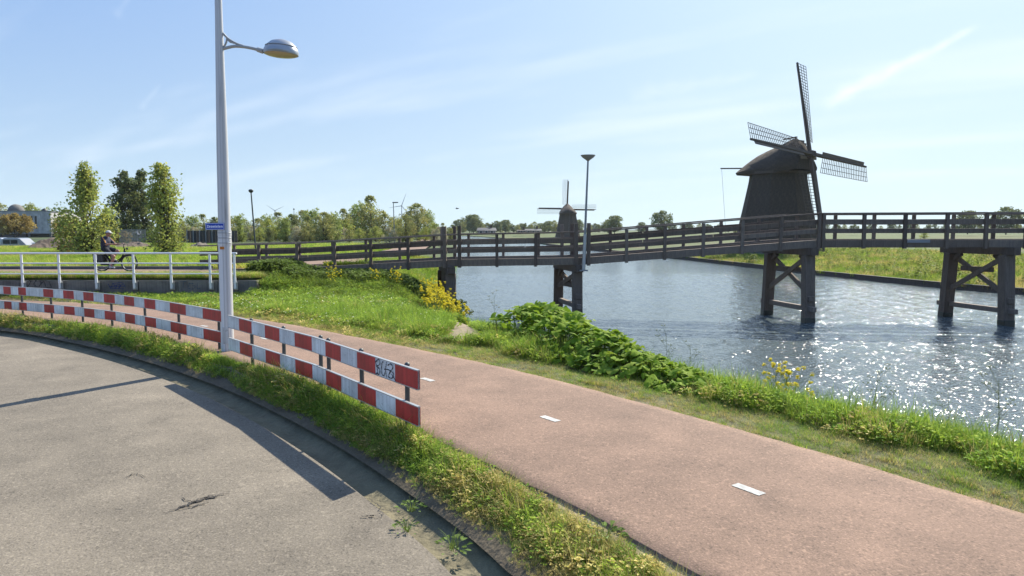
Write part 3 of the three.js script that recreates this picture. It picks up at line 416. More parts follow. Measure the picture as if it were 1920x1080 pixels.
    for (const s of [-1, 1]) { const k = P(s, -0.05), e = P(s * 1.2, -0.05); part('knob', bar(k.clone().lerp(e, 0.5), e, 0.30, 0.26, 0.05), M.wood, br); }
    for (const s of [-1, 1]) part('brace', bar(P(s * 0.92, y - 0.42), P(-s * 0.95, 0.15), 0.10, 0.19, 0.01).translate(s * 0.055, 0, 0), M.wood, br);
    part('mid_beam', bar(P(-0.5, y - 0.92), P(0.5, y - 0.92), 0.14, 0.2, 0.01), M.woodB, br);
    for (const s of [-1, 1]) part('knee', bar(P(s * 0.93, y - 0.62), P(s * 0.55, y - 0.31), 0.15, 0.17, 0.01), M.woodB, br);
  }
}
{ // thin lamp on the second bent
  const x = pxToX(1092), t = thing('street_lamp', 'slim grey lamp with a shallow dish head standing on the bridge support', 'street lamp', N(x, 1.06).add(V(0.02, 0, 0.32)));
  const H = 4.48; const p = part('pole', rod(V(0, 0, 0), V(0.14, H, 0), 0.058, 0.036, 12), M.galv, t); part('base_plate', box(0.34, 0.05, 0.3, 0, 0, 0, 0.01), M.galv, t); part('sleeve', rod(V(0, 0, 0), V(0.047, 1.5, 0), 0.075, 0.068, 12), M.alu, t);
  const dish = lathe([[0.04, -0.02], [0.10, 0.03], [0.24, 0.13], [0.30, 0.20], [0.305, 0.215], [0.0, 0.235]], 28); const m = part('lamp_head', dish, mat([0.40, 0.38, 0.36], 0.5), t); m.position.set(0.14, H, 0); part('lens', lathe([[0.09, 0.028], [0.20, 0.108], [0.235, 0.135]], 24), mat([0.55, 0.5, 0.46], 0.35), m).scale.set(1.02, 0.99, 1.02);
}

// ------------------------------------------------------------ windmills
function makeMill(name, label, S, pos, turn, detail) {
  // axis of the sails along +z, base at y = 0
  const t = thing(name, label, 'windmill', pos, turn); t.scale.setScalar(S);
  const oct = (rows, seg = 8) => { const P = [], I = [], U = []; rows.forEach(([r, y], j) => { for (let i = 0; i <= seg; i++) { const a = (i + 0.5) / seg * 2 * Math.PI; P.push(Math.cos(a) * r, y, Math.sin(a) * r); U.push(i / seg * 2 * Math.PI * 4, y); if (i < seg && j < rows.length - 1) { const q = j * (seg + 1) + i; I.push(q, q + seg + 1, q + 1, q + 1, q + seg + 1, q + seg + 2); } } }); return toCreasedNormals(geo(P, I, null, U), 0.5); };
  part('plinth', oct([[5.75, -0.8], [5.7, 0.5], [5.3, 0.52]]), M.conc, t);
  part('body', oct([[5.75, 0.45], [5.35, 0.9], [4.95, 2.6], [4.5, 4.8], [4.05, 7.0], [3.62, 9.2], [3.5, 10.15]]), M.thatch, t);
  part('curb', oct([[3.62, 10.1], [3.62, 10.42], [3.0, 10.45]], 16), M.woodB, t);
  const door = part('door', box(1.0, 1.9, 0.1, 0, 1.4, 0), M.woodC, t); door.position.set(3.4, 0, 3.55); door.rotation.y = Math.PI / 4;
  // thatched cap, lofted along the axis
  const secs = [[-4.45, 2.4, 1.1, 0], [-4.4, 2.6, 1.25, 0], [-3.7, 3.0, 1.85, -0.05], [-2.6, 3.35, 2.6, -0.1], [-1.0, 3.4, 3.2, -0.1], [0.6, 3.3, 3.72, -0.1], [2.0, 3.15, 4.18, -0.05], [2.5, 2.9, 4.22, 0], [3.4, 2.5, 3.3, 0.1], [4.0, 2.2, 2.1, 0.2]];
  const prof = [[-1, 0], [-1.03, 0.16], [-0.80, 0.46], [-0.5, 0.75], [-0.2, 0.94], [0, 1], [0.2, 0.94], [0.5, 0.75], [0.80, 0.46], [1.03, 0.16], [1, 0]]; const P = [], I = [], U = [], n = prof.length;
  secs.forEach(([z, w, h, y0], j) => prof.forEach(([u, v], k) => { P.push(u * w, 10.3 + y0 + v * h, z); U.push(k * 0.8, z); if (j < secs.length - 1 && k < n - 1) { const a = j * n + k; I.push(a, a + n, a + 1, a + 1, a + n, a + n + 1); } }));
  const L = secs.length - 1; for (const [j, s] of [[0, 1], [L, -1]]) for (let k = 1; k < n - 1; k++) I.push(j * n, j * n + (s > 0 ? k : k + 1), j * n + (s > 0 ? k + 1 : k));
  part('cap', toCreasedNormals(geo(P, I, null, U), 0.9), M.thatch, t);
  part('cap_floor', box(5.2, 0.14, 7.6, 0, 10.26, -0.5), M.woodB, t);
  // boarded front of the cap
  if (detail) for (let k = 0; k < 7; k++) { const y = 11.9 + k * 0.36, z = 4.12 - k * 0.225, w = 1.7 - k * 0.10; part('plank', box(w * 2, 0.34, 0.07, 0, y, z + 0.06, 0.01).rotateX(0), M.woodC, t); }
  part('ridge_board', bar(V(0, 14.5, 0.7), V(0, 14.62, 2.5), 0.3, 0.12), M.woodB, t);
  // tail: long spreader beam and rope
  part('tail_spar', bar(V(0, 11.25, -4.4), V(0, 11.55, -8.9), 0.14, 0.17), M.woodB, t);
  part('rope', [rod(V(0, 11.5, -8.75), V(0.5, 2.2, -8.1), 0.02, 0.02, 5)], M.galv, t);
  // sails on a shaft that tips up at the front
  const hub = new THREE.Group(); const tilt = (detail ? 13.5 : 11) * Math.PI / 180; const hc = V(0, 12.25, 4.45);
  const R = 12.1, roll = (detail ? -4.6 : 0.6) * Math.PI / 180, Tm = new THREE.Matrix4().makeTranslation(hc.x, hc.y, hc.z).multiply(new THREE.Matrix4().makeRotationX(-tilt)).multiply(new THREE.Matrix4().makeRotationZ(roll));
  const put = g => g.applyMatrix4(Tm);
  part('wind_shaft', [put(rod(V(0, 0, -2.6), V(0, 0, 0.55), 0.32, 0.30, 12)), put(box(0.78, 0.78, 0.86, 0, 0, 0.12, 0.05))], M.woodB, t);
  for (let k = 0; k < 4; k++) {
    const zo = k % 2 ? 0.30 : -0.06, rot = new THREE.Matrix4().makeRotationZ(-k * Math.PI / 2), go = g => put(g.applyMatrix4(rot));
    // stock tapers outward; a board stands along its leading edge
    const st = new THREE.CylinderGeometry(0.11, 0.21, R, 4, 1); st.rotateY(Math.PI / 4); st.scale(1.25, 1, 1.25); st.translate(0, R / 2, zo);
    const sail = part('sail', go(toCreasedNormals(st, 0.3)), M.black === 0 ? M.woodB : M.woodB, t);
    const lead = new THREE.BoxGeometry(0.42, R - 2.6, 0.05); lead.rotateY(0.35); lead.translate(-0.32, 1.6 + (R - 2.6) / 2 + 0.4, zo + 0.08); part('lead_board', go(lead), M.wood, sail);
    const lat = [], W = 1.85, tw = y => lerp(0.34, 0.06, (y - 2) / (R - 2)); // lattice twisted a little from root to tip
    const pt = (u, y) => V(0.16 + u * Math.cos(tw(y)), y, zo - u * Math.sin(tw(y)));
    const nb = 27; for (let i = 0; i < nb; i++) { const y = lerp(2.1, R - 0.06, i / (nb - 1)); lat.push(bar(pt(-0.1, y), pt(W, y), 0.045, 0.05)); }
    for (const u of [0.62, 1.24, 1.85]) for (let i = 0; i < 4; i++) { const y0 = lerp(2.1, R - 0.06, i / 4), y1 = lerp(2.1, R - 0.06, (i + 1) / 4); lat.push(bar(pt(u, y0), pt(u, y1), 0.045, 0.05)); }
    part('sail_lattice', lat.map(g => go(g)), M.woodB, sail).userData.kind = 'stuff';
  }
  return t;
}
{
  const a = Math.atan2(0.576, 0.819); // the near mill's sails look to the right and towards the camera
  makeMill('windmill', 'large dark thatched windmill rising behind the right half of the footbridge', 1.0, V(34.0, -0.42, -88.6), a, true);
  makeMill('windmill', 'small distant thatched windmill seen from behind, beside the thin dish lamp', 0.94, V(21.2, -1.05, -262), Math.PI + 0.02, false);
}
function turbine(px, py, d, roll, turn, label) {
  const hub = at(px, py, d), t = thing('wind_turbine', label, 'wind turbine', hub.clone().setY(UP_Y), turn), H = hub.y - UP_Y, R = H * 0.52;
  const m = mat([0.42, 0.45, 0.5], 0.5); part('tower', rod(V(0, 0, 0), V(0, H, 0), R * 0.05, R * 0.026, 12), m, t); part('nacelle', box(R * 0.09, R * 0.09, R * 0.26, 0, H, 0, R * 0.01), m, t);
  for (let k = 0; k < 3; k++) { const g = new THREE.CylinderGeometry(R * 0.008, R * 0.034, R, 6); g.scale(1, 1, 0.4); g.translate(0, R / 2, 0); g.rotateZ(roll + k * 2.0944); g.translate(0, H, R * 0.16); part('blade', g, m, t); }
}
turbine(516, 395, 1500, 0.98, 0.1, 'white wind turbine with two blades showing above the left treetops');
turbine(753, 386, 1150, -0.36, 0.15, 'white wind turbine with one blade pointing up above the middle treetops');

// ------------------------------------------------------------ lamps in the background
function bgLamp(px, topPy, d, label, kind, lean = 0) {
  const p = at(px, topPy, d), H = p.y - UP_Y, t = thing('street_lamp', label, 'street lamp', p.clone().setY(UP_Y)); t.rotation.z = lean;
  part('pole', rod(V(0, 0, 0), V(0, H - 0.1, 0), 0.075, 0.05, 8), kind === 'ball' ? M.darkPost : M.galv, t);
  if (kind === 'ball') part('lamp_head', lathe([[0.05, H - 0.28], [0.17, H - 0.2], [0.2, H - 0.08], [0.13, H], [0, H + 0.02]], 12), M.dark, t);
  else part('lamp_head', box(0.75, 0.13, 0.3, 0.26, H - 0.05, 0, 0.03), M.darkPost, t);
}
bgLamp(476, 355, 56, 'dark lamp post with round head beside the left part of the footbridge', 'ball', 0.05);
bgLamp(739, 379, 92, 'grey lamp post with a flat box head in front of the middle trees', 'flat', 0.02);
bgLamp(551, 391, 150, 'tiny distant lamp post among the treetops right of a turbine', 'ball');

// ------------------------------------------------------------ buildings and site behind the field
{
  const d = 150, p0 = at(98, 447, d), top = at(98, 397, d).y, k = d / FOC, t = thing('office_building', 'grey flat-roofed concrete building with tall narrow windows at the far left', 'building', V(p0.x, UP_Y, -d), 0.04);
  const W = 26, H = top - UP_Y, D = 14, fl = at(98, 438, d).y - UP_Y; const cm = mat([0.78, 0.77, 0.75], 0.9, { map: rep(concT, 0.2) });
  // front built round its openings
  const wx = [[-6.9, 0.55], [-5.35, 0.55], [-8.2 - 0.7, 0.7], [-11.2, 0.9], [-14.2, 0.6], [-17.6, 0.6], [-19.2, 0.6]].map(([x, w]) => [x * 0.56 - 0.2, w * 0.9]).concat([[-12.4, 0.55], [-14.0, 0.55]]).sort((a, b) => b[0] - a[0]);
  const y0 = fl + 1.0, y1 = H - 0.95; const wall = [box(W, y0 - fl, 0.3, -W / 2, (y0 + fl) / 2, 0), box(W, H - y1, 0.3, -W / 2, (y1 + H) / 2, 0), box(0.3, H - fl, D, -0.15, (H + fl) / 2, -D / 2 - 0.15), box(0.3, H - fl, D, -W + 0.15, (H + fl) / 2, -D / 2 - 0.15)]; let x = 0;
  for (const [c, w] of wx) { wall.push(box(x - (c + w / 2), y1 - y0, 0.3, (x + c + w / 2) / 2, (y0 + y1) / 2, 0)); x = c - w / 2; } wall.push(box(x + W, y1 - y0, 0.3, (x - W) / 2, (y0 + y1) / 2, 0));
  part('wall', wall, cm, t); for (const [c, w] of wx) { const f = part('window', box(w, y1 - y0, 0.06, c, (y0 + y1) / 2, -0.1), M.dark, t); part('pane', box(w - 0.14, y1 - y0 - 0.14, 0.02, c, (y0 + y1) / 2, -0.055), M.glass, f); }
  part('roof', box(W + 0.3, 0.2, D + 0.4, -W / 2, H + 0.1, -D / 2), M.galv, t); part('roof_hatch', lathe([[0.55, 0], [0.5, 0.35], [0.25, 0.55], [0, 0.6]], 12).translate(-3.2, H + 0.2, -3), M.dark, t);
  part('roof_dome', new THREE.SphereGeometry(1.6, 18, 10, 0, 6.283, 0, 1.6).translate(-10.6, H + 0.2, -5).scale(1, 1, 1), M.conc, t);
  part('ground_floor_window', box(4.2, fl - 0.4, 0.08, -2.9, fl / 2 - 0.1, -1.2), M.glass, t); part('ground_floor_wall', box(W - 6, fl, 0.3, -W / 2 - 3, fl / 2, -0.9), mat([0.19, 0.19, 0.2], 0.9), t); part('inner_wall', box(W, fl, 0.3, -W / 2, fl / 2, -2.2), mat([0.19, 0.19, 0.2], 0.9), t);
  for (const q of [-0.35, -4.9]) part('pillar', box(0.4, fl, 0.4, q, fl / 2, -0.2), M.conc, t);
  part('canopy', box(6.5, 0.5, 6, 3.2, fl + 0.15, -4), mat([0.42, 0.36, 0.30], 0.9), t); for (const q of [2.2, 4.8]) part('pillar', box(0.3, fl, 0.3, q, fl / 2, -1.6), M.conc, t); part('entrance_wall', box(6, fl - 0.1, 0.3, 3.2, fl / 2, -6.2), mat([0.12, 0.12, 0.13], 0.6), t);
}
{
  const d = 92, a = at(236, 451, d), b = at(282, 451, d), t = thing('low_building', 'low building with grey roof and dark front behind the cyclist', 'building', V((a.x + b.x) / 2, UP_Y, -d)), W = b.x - a.x + 1.6;
  const e = at(240, 440, d).y - UP_Y, rg = at(240, 429, d).y - UP_Y; part('wall', box(W, e, 4, 0, e / 2, -2), mat([0.05, 0.05, 0.055], 0.8), t);
  const rf = geo([-W / 2 - 0.3, e, 0.4, W / 2 + 0.3, e, 0.4, W / 2 + 0.3, rg, -2, -W / 2 - 0.3, rg, -2, W / 2 + 0.3, e, -4.4, -W / 2 - 0.3, e, -4.4], [0, 1, 2, 0, 2, 3, 3, 2, 4, 3, 4, 5]); part('roof', rf, mat([0.27, 0.29, 0.33], 0.7), t);
  for (let k = 0; k < 4; k++) { const f = part('window', box(0.62, e * 0.5, 0.05, (k - 1.3) * 0.78, e * 0.55, 0.03), M.alu, t); part('pane', box(0.5, e * 0.42, 0.03, (k - 1.3) * 0.78, e * 0.55, 0.05), M.glass, f); }
  const fp = at(237, 420, 84), t2 = thing('flag_pole', 'thin white pole in front of the low grey-roofed building', 'pole', V(fp.x, UP_Y, -84)); part('mast', rod(V(0, 0, 0), V(0, at(237, 420, 84).y - UP_Y, 0), 0.05, 0.03, 6), M.white, t2); part('finial', new THREE.SphereGeometry(0.06, 8, 6).translate(0, at(237, 420, 84).y - UP_Y, 0), M.white, t2);
  const g0 = at(225, 463, 78), g1 = at(275, 463, 78), t3 = thing('site_fence', 'pale mesh fence panels behind the cyclist in front of the low building', 'fence'); for (let k = 0; k < 3; k++) { const x0 = lerp(g0.x, g1.x, k / 3), x1 = lerp(g0.x, g1.x, (k + 1) / 3) - 0.06; part('panel', [bar(V(x0, 2.7, -78), V(x1, 2.7, -78), 0.06, 0.06), bar(V(x0, 1.2, -78), V(x1, 1.2, -78), 0.06, 0.06), ...Array.from({ length: 9 }, (_, i) => rod(V(lerp(x0, x1, i / 8), 1.15, -78), V(lerp(x0, x1, i / 8), 2.72, -78), 0.03, 0.03, 5))], M.galv, t3).userData.kind = 'stuff'; }
  const f0 = at(352, 455, 86), f1 = at(446, 455, 86), t4 = thing('dark_fence', 'long dark board fence below the trees left of the footbridge', 'fence'); const n = 16; for (let k = 0; k < n; k++) { const x0 = lerp(f0.x, f1.x, k / n), x1 = lerp(f0.x, f1.x, (k + 1) / n) - 0.03; part('panel', box(x1 - x0, 1.5, 0.06, (x0 + x1) / 2, 1.85, -86, 0.01), k % 3 ? M.dark : M.woodB, t4); if (k % 2 === 0) part('post', box(0.1, 1.7, 0.1, x0, 1.85, -85.9), M.galv, t4); }
}
{ // heaps of dug-out soil
  const heap = (px0, px1, pyTop, d, label, m, sd0) => { const a = at(px0, 470, d), b = at(px1, 470, d), c = (a.x + b.x) / 2, rx = (b.x - a.x) / 2, h = at(px0, pyTop, d).y - UP_Y; const P = [], I = [], U = [], A = 96, R = 22; for (let j = 0; j <= R; j++) for (let i = 0; i <= A; i++) { const q = j / R, th = i / A * 6.28319, x = Math.cos(th) * q * rx * 1.15, z = Math.sin(th) * q * 3.2, nn = fbm(x * 0.55 + sd0, z * 0.6, sd0, 4), pk = Math.pow(Math.cos(q * Math.PI / 2), 1.1); P.push(c + x, UP_Y - 0.12 + h * 1.25 * pk * (0.85 + 1.1 * nn) + 0.30 * fbm(x * 1.9, z * 1.9, sd0, 5) * (q < 1 ? 1 : 0), -d + z); U.push(x, z); if (j < R && i < A) { const k = j * (A + 1) + i; I.push(k, k + 1, k + A + 1, k + 1, k + A + 2, k + A + 1); } } solo('soil_heap', geo(P, I, null, U), m, label, 'soil heap'); };
  const sand = mat([0.34, 0.29, 0.235], 1, { map: rep(soilT, 0.4), bumpMap: rep(soilB, 0.5), bumpScale: 0.12 });
  heap(62, 138, 450, 60, 'long brown soil heap in the field behind the railing at the left', mat([0.21, 0.16, 0.125], 1, { map: rep(soilT, 0.3) }), 1.3); heap(222, 283, 455, 62, 'brown soil heap directly behind the cyclist', mat([0.23, 0.175, 0.14], 1, { map: rep(soilT, 0.3) }), 4.1); heap(350, 398, 456, 64, 'pale rubble heap between the right poplar and the tall lamp post', sand, 7.7);
}
function car(px, d, turn, label, paint) {
  const p = at(px, 468, d), t = thing('parked_car', label, 'car', V(p.x, 0.02, -d), turn), pm = new THREE.MeshPhysicalMaterial({ color: rgb(...paint), roughness: 0.35, clearcoat: 1, clearcoatRoughness: 0.1 });
  const sh = pts => { const s = new THREE.Shape(); pts.forEach(([x, y], i) => i ? s.lineTo(x, y) : s.moveTo(x, y)); return s; };
  const ext = (pts, w, bev) => { const g = new THREE.ExtrudeGeometry(sh(pts), { depth: w - 2 * bev, bevelEnabled: true, bevelSize: bev, bevelThickness: bev, bevelSegments: 2 }); g.translate(0, 0, -(w - 2 * bev) / 2); return g; };
  part('body', [ext([[-2.2, 0.32], [-2.25, 0.75], [-2.1, 1.0], [-1.5, 1.05], [1.0, 1.0], [1.9, 0.88], [2.2, 0.7], [2.2, 0.32]], 1.76, 0.06), ext([[-1.9, 1.0], [-1.65, 1.62], [-1.4, 1.72], [0.1, 1.72], [0.35, 1.66], [1.15, 1.0]], 1.56, 0.07)], pm, t);
  for (const s of [-1, 1]) for (const [x0, x1] of [[-1.55, -0.75], [-0.65, 0.15]]) part('window', box(x1 - x0, 0.42, 0.02, (x0 + x1) / 2, 1.36, s * 0.79, 0.005), M.glass, t);
  for (const s of [-1, 1]) for (const x of [-1.35, 1.35]) { const w = part('wheel', (() => { const g = new THREE.CylinderGeometry(0.33, 0.33, 0.22, 18); g.rotateX(Math.PI / 2); g.translate(x, 0.33, s * 0.8); return g; })(), M.dark, t); part('rim', (() => { const g = new THREE.CylinderGeometry(0.2, 0.2, 0.23, 12); g.rotateX(Math.PI / 2); g.translate(x, 0.33, s * 0.805); return g; })(), M.alu, w); }
}
car(4, 78, 0.15, 'silver car at the far left edge before the grey building', [0.45, 0.47, 0.5]); car(42, 76, -0.1, 'grey car between the far left edge and the soil heap', [0.25, 0.26, 0.28]);
function house(px, pyRidge, pyEave, w, d, label, roofC) { const p = at(px, pyEave, d), t = thing('house', label, 'house', V(p.x, UP_Y, -d)), e = Math.max(1.2, p.y - UP_Y), rg = at(px, pyRidge, d).y - UP_Y, W = w * d / FOC; part('wall', box(W, e, 8, 0, e / 2, -4), mat([0.36, 0.30, 0.26], 0.9), t); part('roof', geo([-W / 2 - 0.4, e, 0.5, W / 2 + 0.4, e, 0.5, W / 2, rg, -4, -W / 2, rg, -4, W / 2 + 0.4, e, -8.5, -W / 2 - 0.4, e, -8.5], [0, 1, 2, 0, 2, 3, 3, 2, 4, 3, 4, 5, 1, 4, 2, 5, 0, 3]), mat(roofC, 0.8), t); part('chimney', box(0.8, 1.8, 0.8, W * 0.25, rg + 0.4, -4), M.soil, t); for (const k of [-0.3, 0, 0.3]) { const f = part('window', box(1.2, 1.1, 0.08, k * W, e * 0.5, 0.03), M.white, t); part('pane', box(1.0, 0.9, 0.05, k * W, e * 0.5, 0.07), M.glass, f); } }
house(912, 427, 433, 34, 300, 'dark-roofed distant house at the waterline right of the tall bridge posts', [0.06, 0.065, 0.075]); house(1000, 429, 435, 30, 310, 'dark-roofed distant house left of the small windmill', [0.055, 0.06, 0.07]); house(978, 431, 435, 16, 315, 'smallest of the distant houses left of the small windmill', [0.09, 0.06, 0.05]);
{ // a bird on the wing
  const p = at(857, 391, 120), t = solo('bird', [(() => { const g = new THREE.SphereGeometry(0.12, 10, 8); g.scale(2.2, 0.8, 0.9); return g; })(), (() => { const g = new THREE.SphereGeometry(0.065, 8, 6); g.translate(0.28, 0.04, 0); return g; })(), geo([-0.05, 0.05, 0.05, 0.14, 0.05, 0.05, -0.12, 0.22, 0.6, -0.05, 0.05, -0.05, 0.14, 0.05, -0.05, -0.12, 0.22, -0.6, -0.2, 0, 0, -0.42, 0.01, 0.08, -0.42, 0.01, -0.08], [0, 1, 2, 4, 3, 5, 6, 7, 8])], M.dark, 'tiny dark bird flying in the sky above the tall bridge posts', 'bird'); t.position.copy(p);
}

// ------------------------------------------------------------ trees
// trunk, limbs that reach every clump, and a crown of leaf-sized faces
function treeGeo(seed, o) {
  const r = rng(seed), { h, base = 0.2, rad, shape, clumps, leaves, leaf, cr, trunkR = h * 0.022, stems = 1, up = 0.25, dens = 1.6, var_ = 0.25 } = o;
  const wood = [], P = [], I = [], C = []; let nv = 0;
  const stemTops = []; for (let s = 0; s < stems; s++) { const a = r() * 6.283, q = stems > 1 ? rad * 0.35 * (0.4 + r()) : 0; stemTops.push([Math.cos(a) * q, Math.sin(a) * q]); }
  for (const [sx, sz] of stemTops) { const top = h * (0.82 + 0.12 * r()), k = 5, pts = []; for (let i = 0; i <= k; i++) { const f = i / k; pts.push(V(sx * f + (r() - 0.5) * 0.05 * h * f * (1 - f) * 2 + (stems > 1 ? (sx > 0 ? 0.05 : -0.05) : 0), top * f - (i ? 0 : 0.25), sz * f + (r() - 0.5) * 0.05 * h * f * (1 - f) * 2)); } for (let i = 0; i < k; i++) wood.push(rod(pts[i], pts[i + 1], trunkR * (1 - i / k * 0.85) / Math.sqrt(stems), trunkR * (1 - (i + 1) / k * 0.85) / Math.sqrt(stems), 7, true)); }
  for (let c = 0; c < clumps; c++) {
    const t = Math.pow(r(), o.tp ?? 0.9), y = h * lerp(base, 0.985, t), R = rad * shape(t), a = r() * 6.283, q = R * Math.pow(r(), 1 / dens), x = Math.cos(a) * q, z = Math.sin(a) * q;
    const st = stemTops[Math.floor(r() * stems)], fy = Math.max(0.06 * h, y - q * (0.5 + up * 1.6) - h * 0.05), f = clamp(fy / (h * 0.85));
    if (t < 0.96) wood.push(rod(V(st[0] * f, fy, st[1] * f), V(x, y, z), trunkR * 0.28 * (1 - 0.6 * t), trunkR * 0.07, 4, true));
    const s = cr * (0.55 + 0.8 * r()) * (t > 0.85 ? 0.6 : 1), tone = 1 + (r() - 0.5) * 2 * var_, hue = (r() - 0.5) * 0.22, nL = Math.round(leaves * (s / cr) * (0.7 + 0.6 * r()));
    for (let l = 0; l < nL; l++) {
      let dx, dy, dz; do { dx = r() * 2 - 1; dy = r() * 2 - 1; dz = r() * 2 - 1; } while (dx * dx + dy * dy + dz * dz > 1);
      const cx = x + dx * s, cy = y + dy * s * (o.tall ?? 0.85), cz = z + dz * s, L = leaf * (0.6 + 0.8 * r());
      const u = V(r() - 0.5, r() - 0.5 - up * 0.3, r() - 0.5).normalize(), w = V(r() - 0.5, r() - 0.5, r() - 0.5).cross(u).normalize().multiplyScalar(L * 0.36); u.multiplyScalar(L * 0.5);
      P.push(cx - u.x, cy - u.y, cz - u.z, cx + w.x, cy + w.y, cz + w.z, cx + u.x, cy + u.y, cz + u.z, cx - w.x, cy - w.y, cz - w.z); I.push(nv, nv + 1, nv + 2, nv, nv + 2, nv + 3); nv += 4;
      const k = tone * (0.8 + 0.4 * r()); for (let q4 = 0; q4 < 4; q4++) C.push(k * (1 + hue), k, k * (1 - hue * 1.5));
    }
  }
  return { wood: merge(wood), crown: geo(P, I, C) };
}
const shapes = { round: t => Math.sqrt(Math.max(0.02, 1 - Math.pow(2 * t - 0.9, 2) * 0.85)), poplar: t => 0.55 + 0.45 * Math.sin(Math.PI * Math.min(1, t * 0.85 + 0.12)) - (t > 0.8 ? (t - 0.8) * 2.4 : 0), cone: t => Math.max(0.06, 1.02 - t * 1.0), bush: t => Math.sqrt(Math.max(0.05, 1 - t * t)), spread: t => 0.5 + 0.5 * Math.sin(Math.PI * t) };
const LM = { young: leafMat([0.40, 0.44, 0.105], 0.5, { vertexColors: true }), fresh: leafMat([0.31, 0.37, 0.095], 0.5, { vertexColors: true }), olive: leafMat([0.35, 0.355, 0.12], 0.5, { vertexColors: true }), dark: leafMat([0.18, 0.215, 0.08], 0.5, { vertexColors: true }), gold: leafMat([0.38, 0.29, 0.09], 0.5, { vertexColors: true }), bloom: leafMat([0.48, 0.46, 0.30], 0.45, { vertexColors: true }), far: leafMat([0.20, 0.235, 0.10], 0.45, { vertexColors: true }) };
function tree(name, label, cat, p, g, lm, group, turn = 0) { const t = thing(name, label, cat, p, turn, group); part('trunk', g.wood, M.bark, t); part('crown', g.crown, lm, t); return t; }
const spot = (px, d) => { const p = at(px, 470, d); return V(p.x, UP_Y, -d); };
const hAt = (py, d) => EYE + (430 - py) / FOC * d - UP_Y;
tree('tree', 'bushy young tree with a tall loose top, behind the cyclist, left of two', 'tree', spot(166, 46), treeGeo(11, { h: hAt(308, 46), base: 0.06, rad: 1.85, shape: t => t < 0.42 ? 0.98 : t < 0.6 ? 0.98 - (t - 0.42) * 2.9 : Math.max(0.09, 0.46 - (t - 0.6) * 0.85), clumps: 250, leaves: 27, leaf: 0.165, cr: 0.46, stems: 5, tp: 1.15, tall: 1.3 }), LM.young);
tree('tree', 'slender upright young tree in the field just left of the tall lamp post', 'tree', spot(310, 45), treeGeo(12, { h: hAt(308, 45), base: 0.03, rad: 1.02, shape: t => t < 0.8 ? 0.8 + 0.2 * Math.sin(t * 4) : Math.max(0.14, 1 - (t - 0.8) * 4.2), clumps: 220, leaves: 26, leaf: 0.165, cr: 0.44, stems: 6, tall: 1.4 }), LM.young);
tree('shrub', 'low bushy growth leaning left of the tree behind the cyclist', 'shrub', spot(136, 48), treeGeo(13, { h: 2.6, base: 0.1, rad: 1.3, shape: shapes.bush, clumps: 40, leaves: 80, leaf: 0.19, cr: 0.4, stems: 4 }), LM.gold);
tree('tree', 'dark dense poplar rising between the two young trees, behind them', 'tree', spot(238, 84), treeGeo(14, { h: hAt(322, 84), base: 0.12, rad: 1.75, shape: shapes.poplar, clumps: 120, leaves: 42, leaf: 0.28, cr: 0.6, stems: 2 }), LM.dark);
tree('tree', 'dark poplar touching the slender young tree, the right one of the pair', 'tree', spot(272, 86), treeGeo(15, { h: hAt(321, 86), base: 0.1, rad: 1.75, shape: shapes.poplar, clumps: 130, leaves: 42, leaf: 0.28, cr: 0.6, stems: 2 }), LM.dark);
tree('shrub', 'yellow-green round shrub between the two young trees, by the flag pole', 'shrub', spot(242, 100), treeGeo(16, { h: hAt(411, 100), base: 0.1, rad: 1.9, shape: shapes.bush, clumps: 40, leaves: 60, leaf: 0.26, cr: 0.6, stems: 3 }), LM.young);
tree('tree', 'golden small tree standing before the grey office building', 'tree', spot(30, 125), treeGeo(17, { h: hAt(402, 125), base: 0.28, rad: 3.0, shape: shapes.round, clumps: 70, leaves: 70, leaf: 0.32, cr: 0.75 }), LM.gold);
tree('tree', 'bare greyish small tree at the far left before the office building', 'tree', spot(6, 128), treeGeo(18, { h: hAt(412, 128), base: 0.3, rad: 1.9, shape: shapes.round, clumps: 40, leaves: 30, leaf: 0.3, cr: 0.7 }), LM.olive);
tree('shrub', 'golden shrub low behind the cyclist before the low building', 'shrub', spot(231, 82), treeGeo(19, { h: hAt(433, 82), base: 0.1, rad: 1.0, shape: shapes.bush, clumps: 24, leaves: 55, leaf: 0.22, cr: 0.4, stems: 3 }), LM.gold);
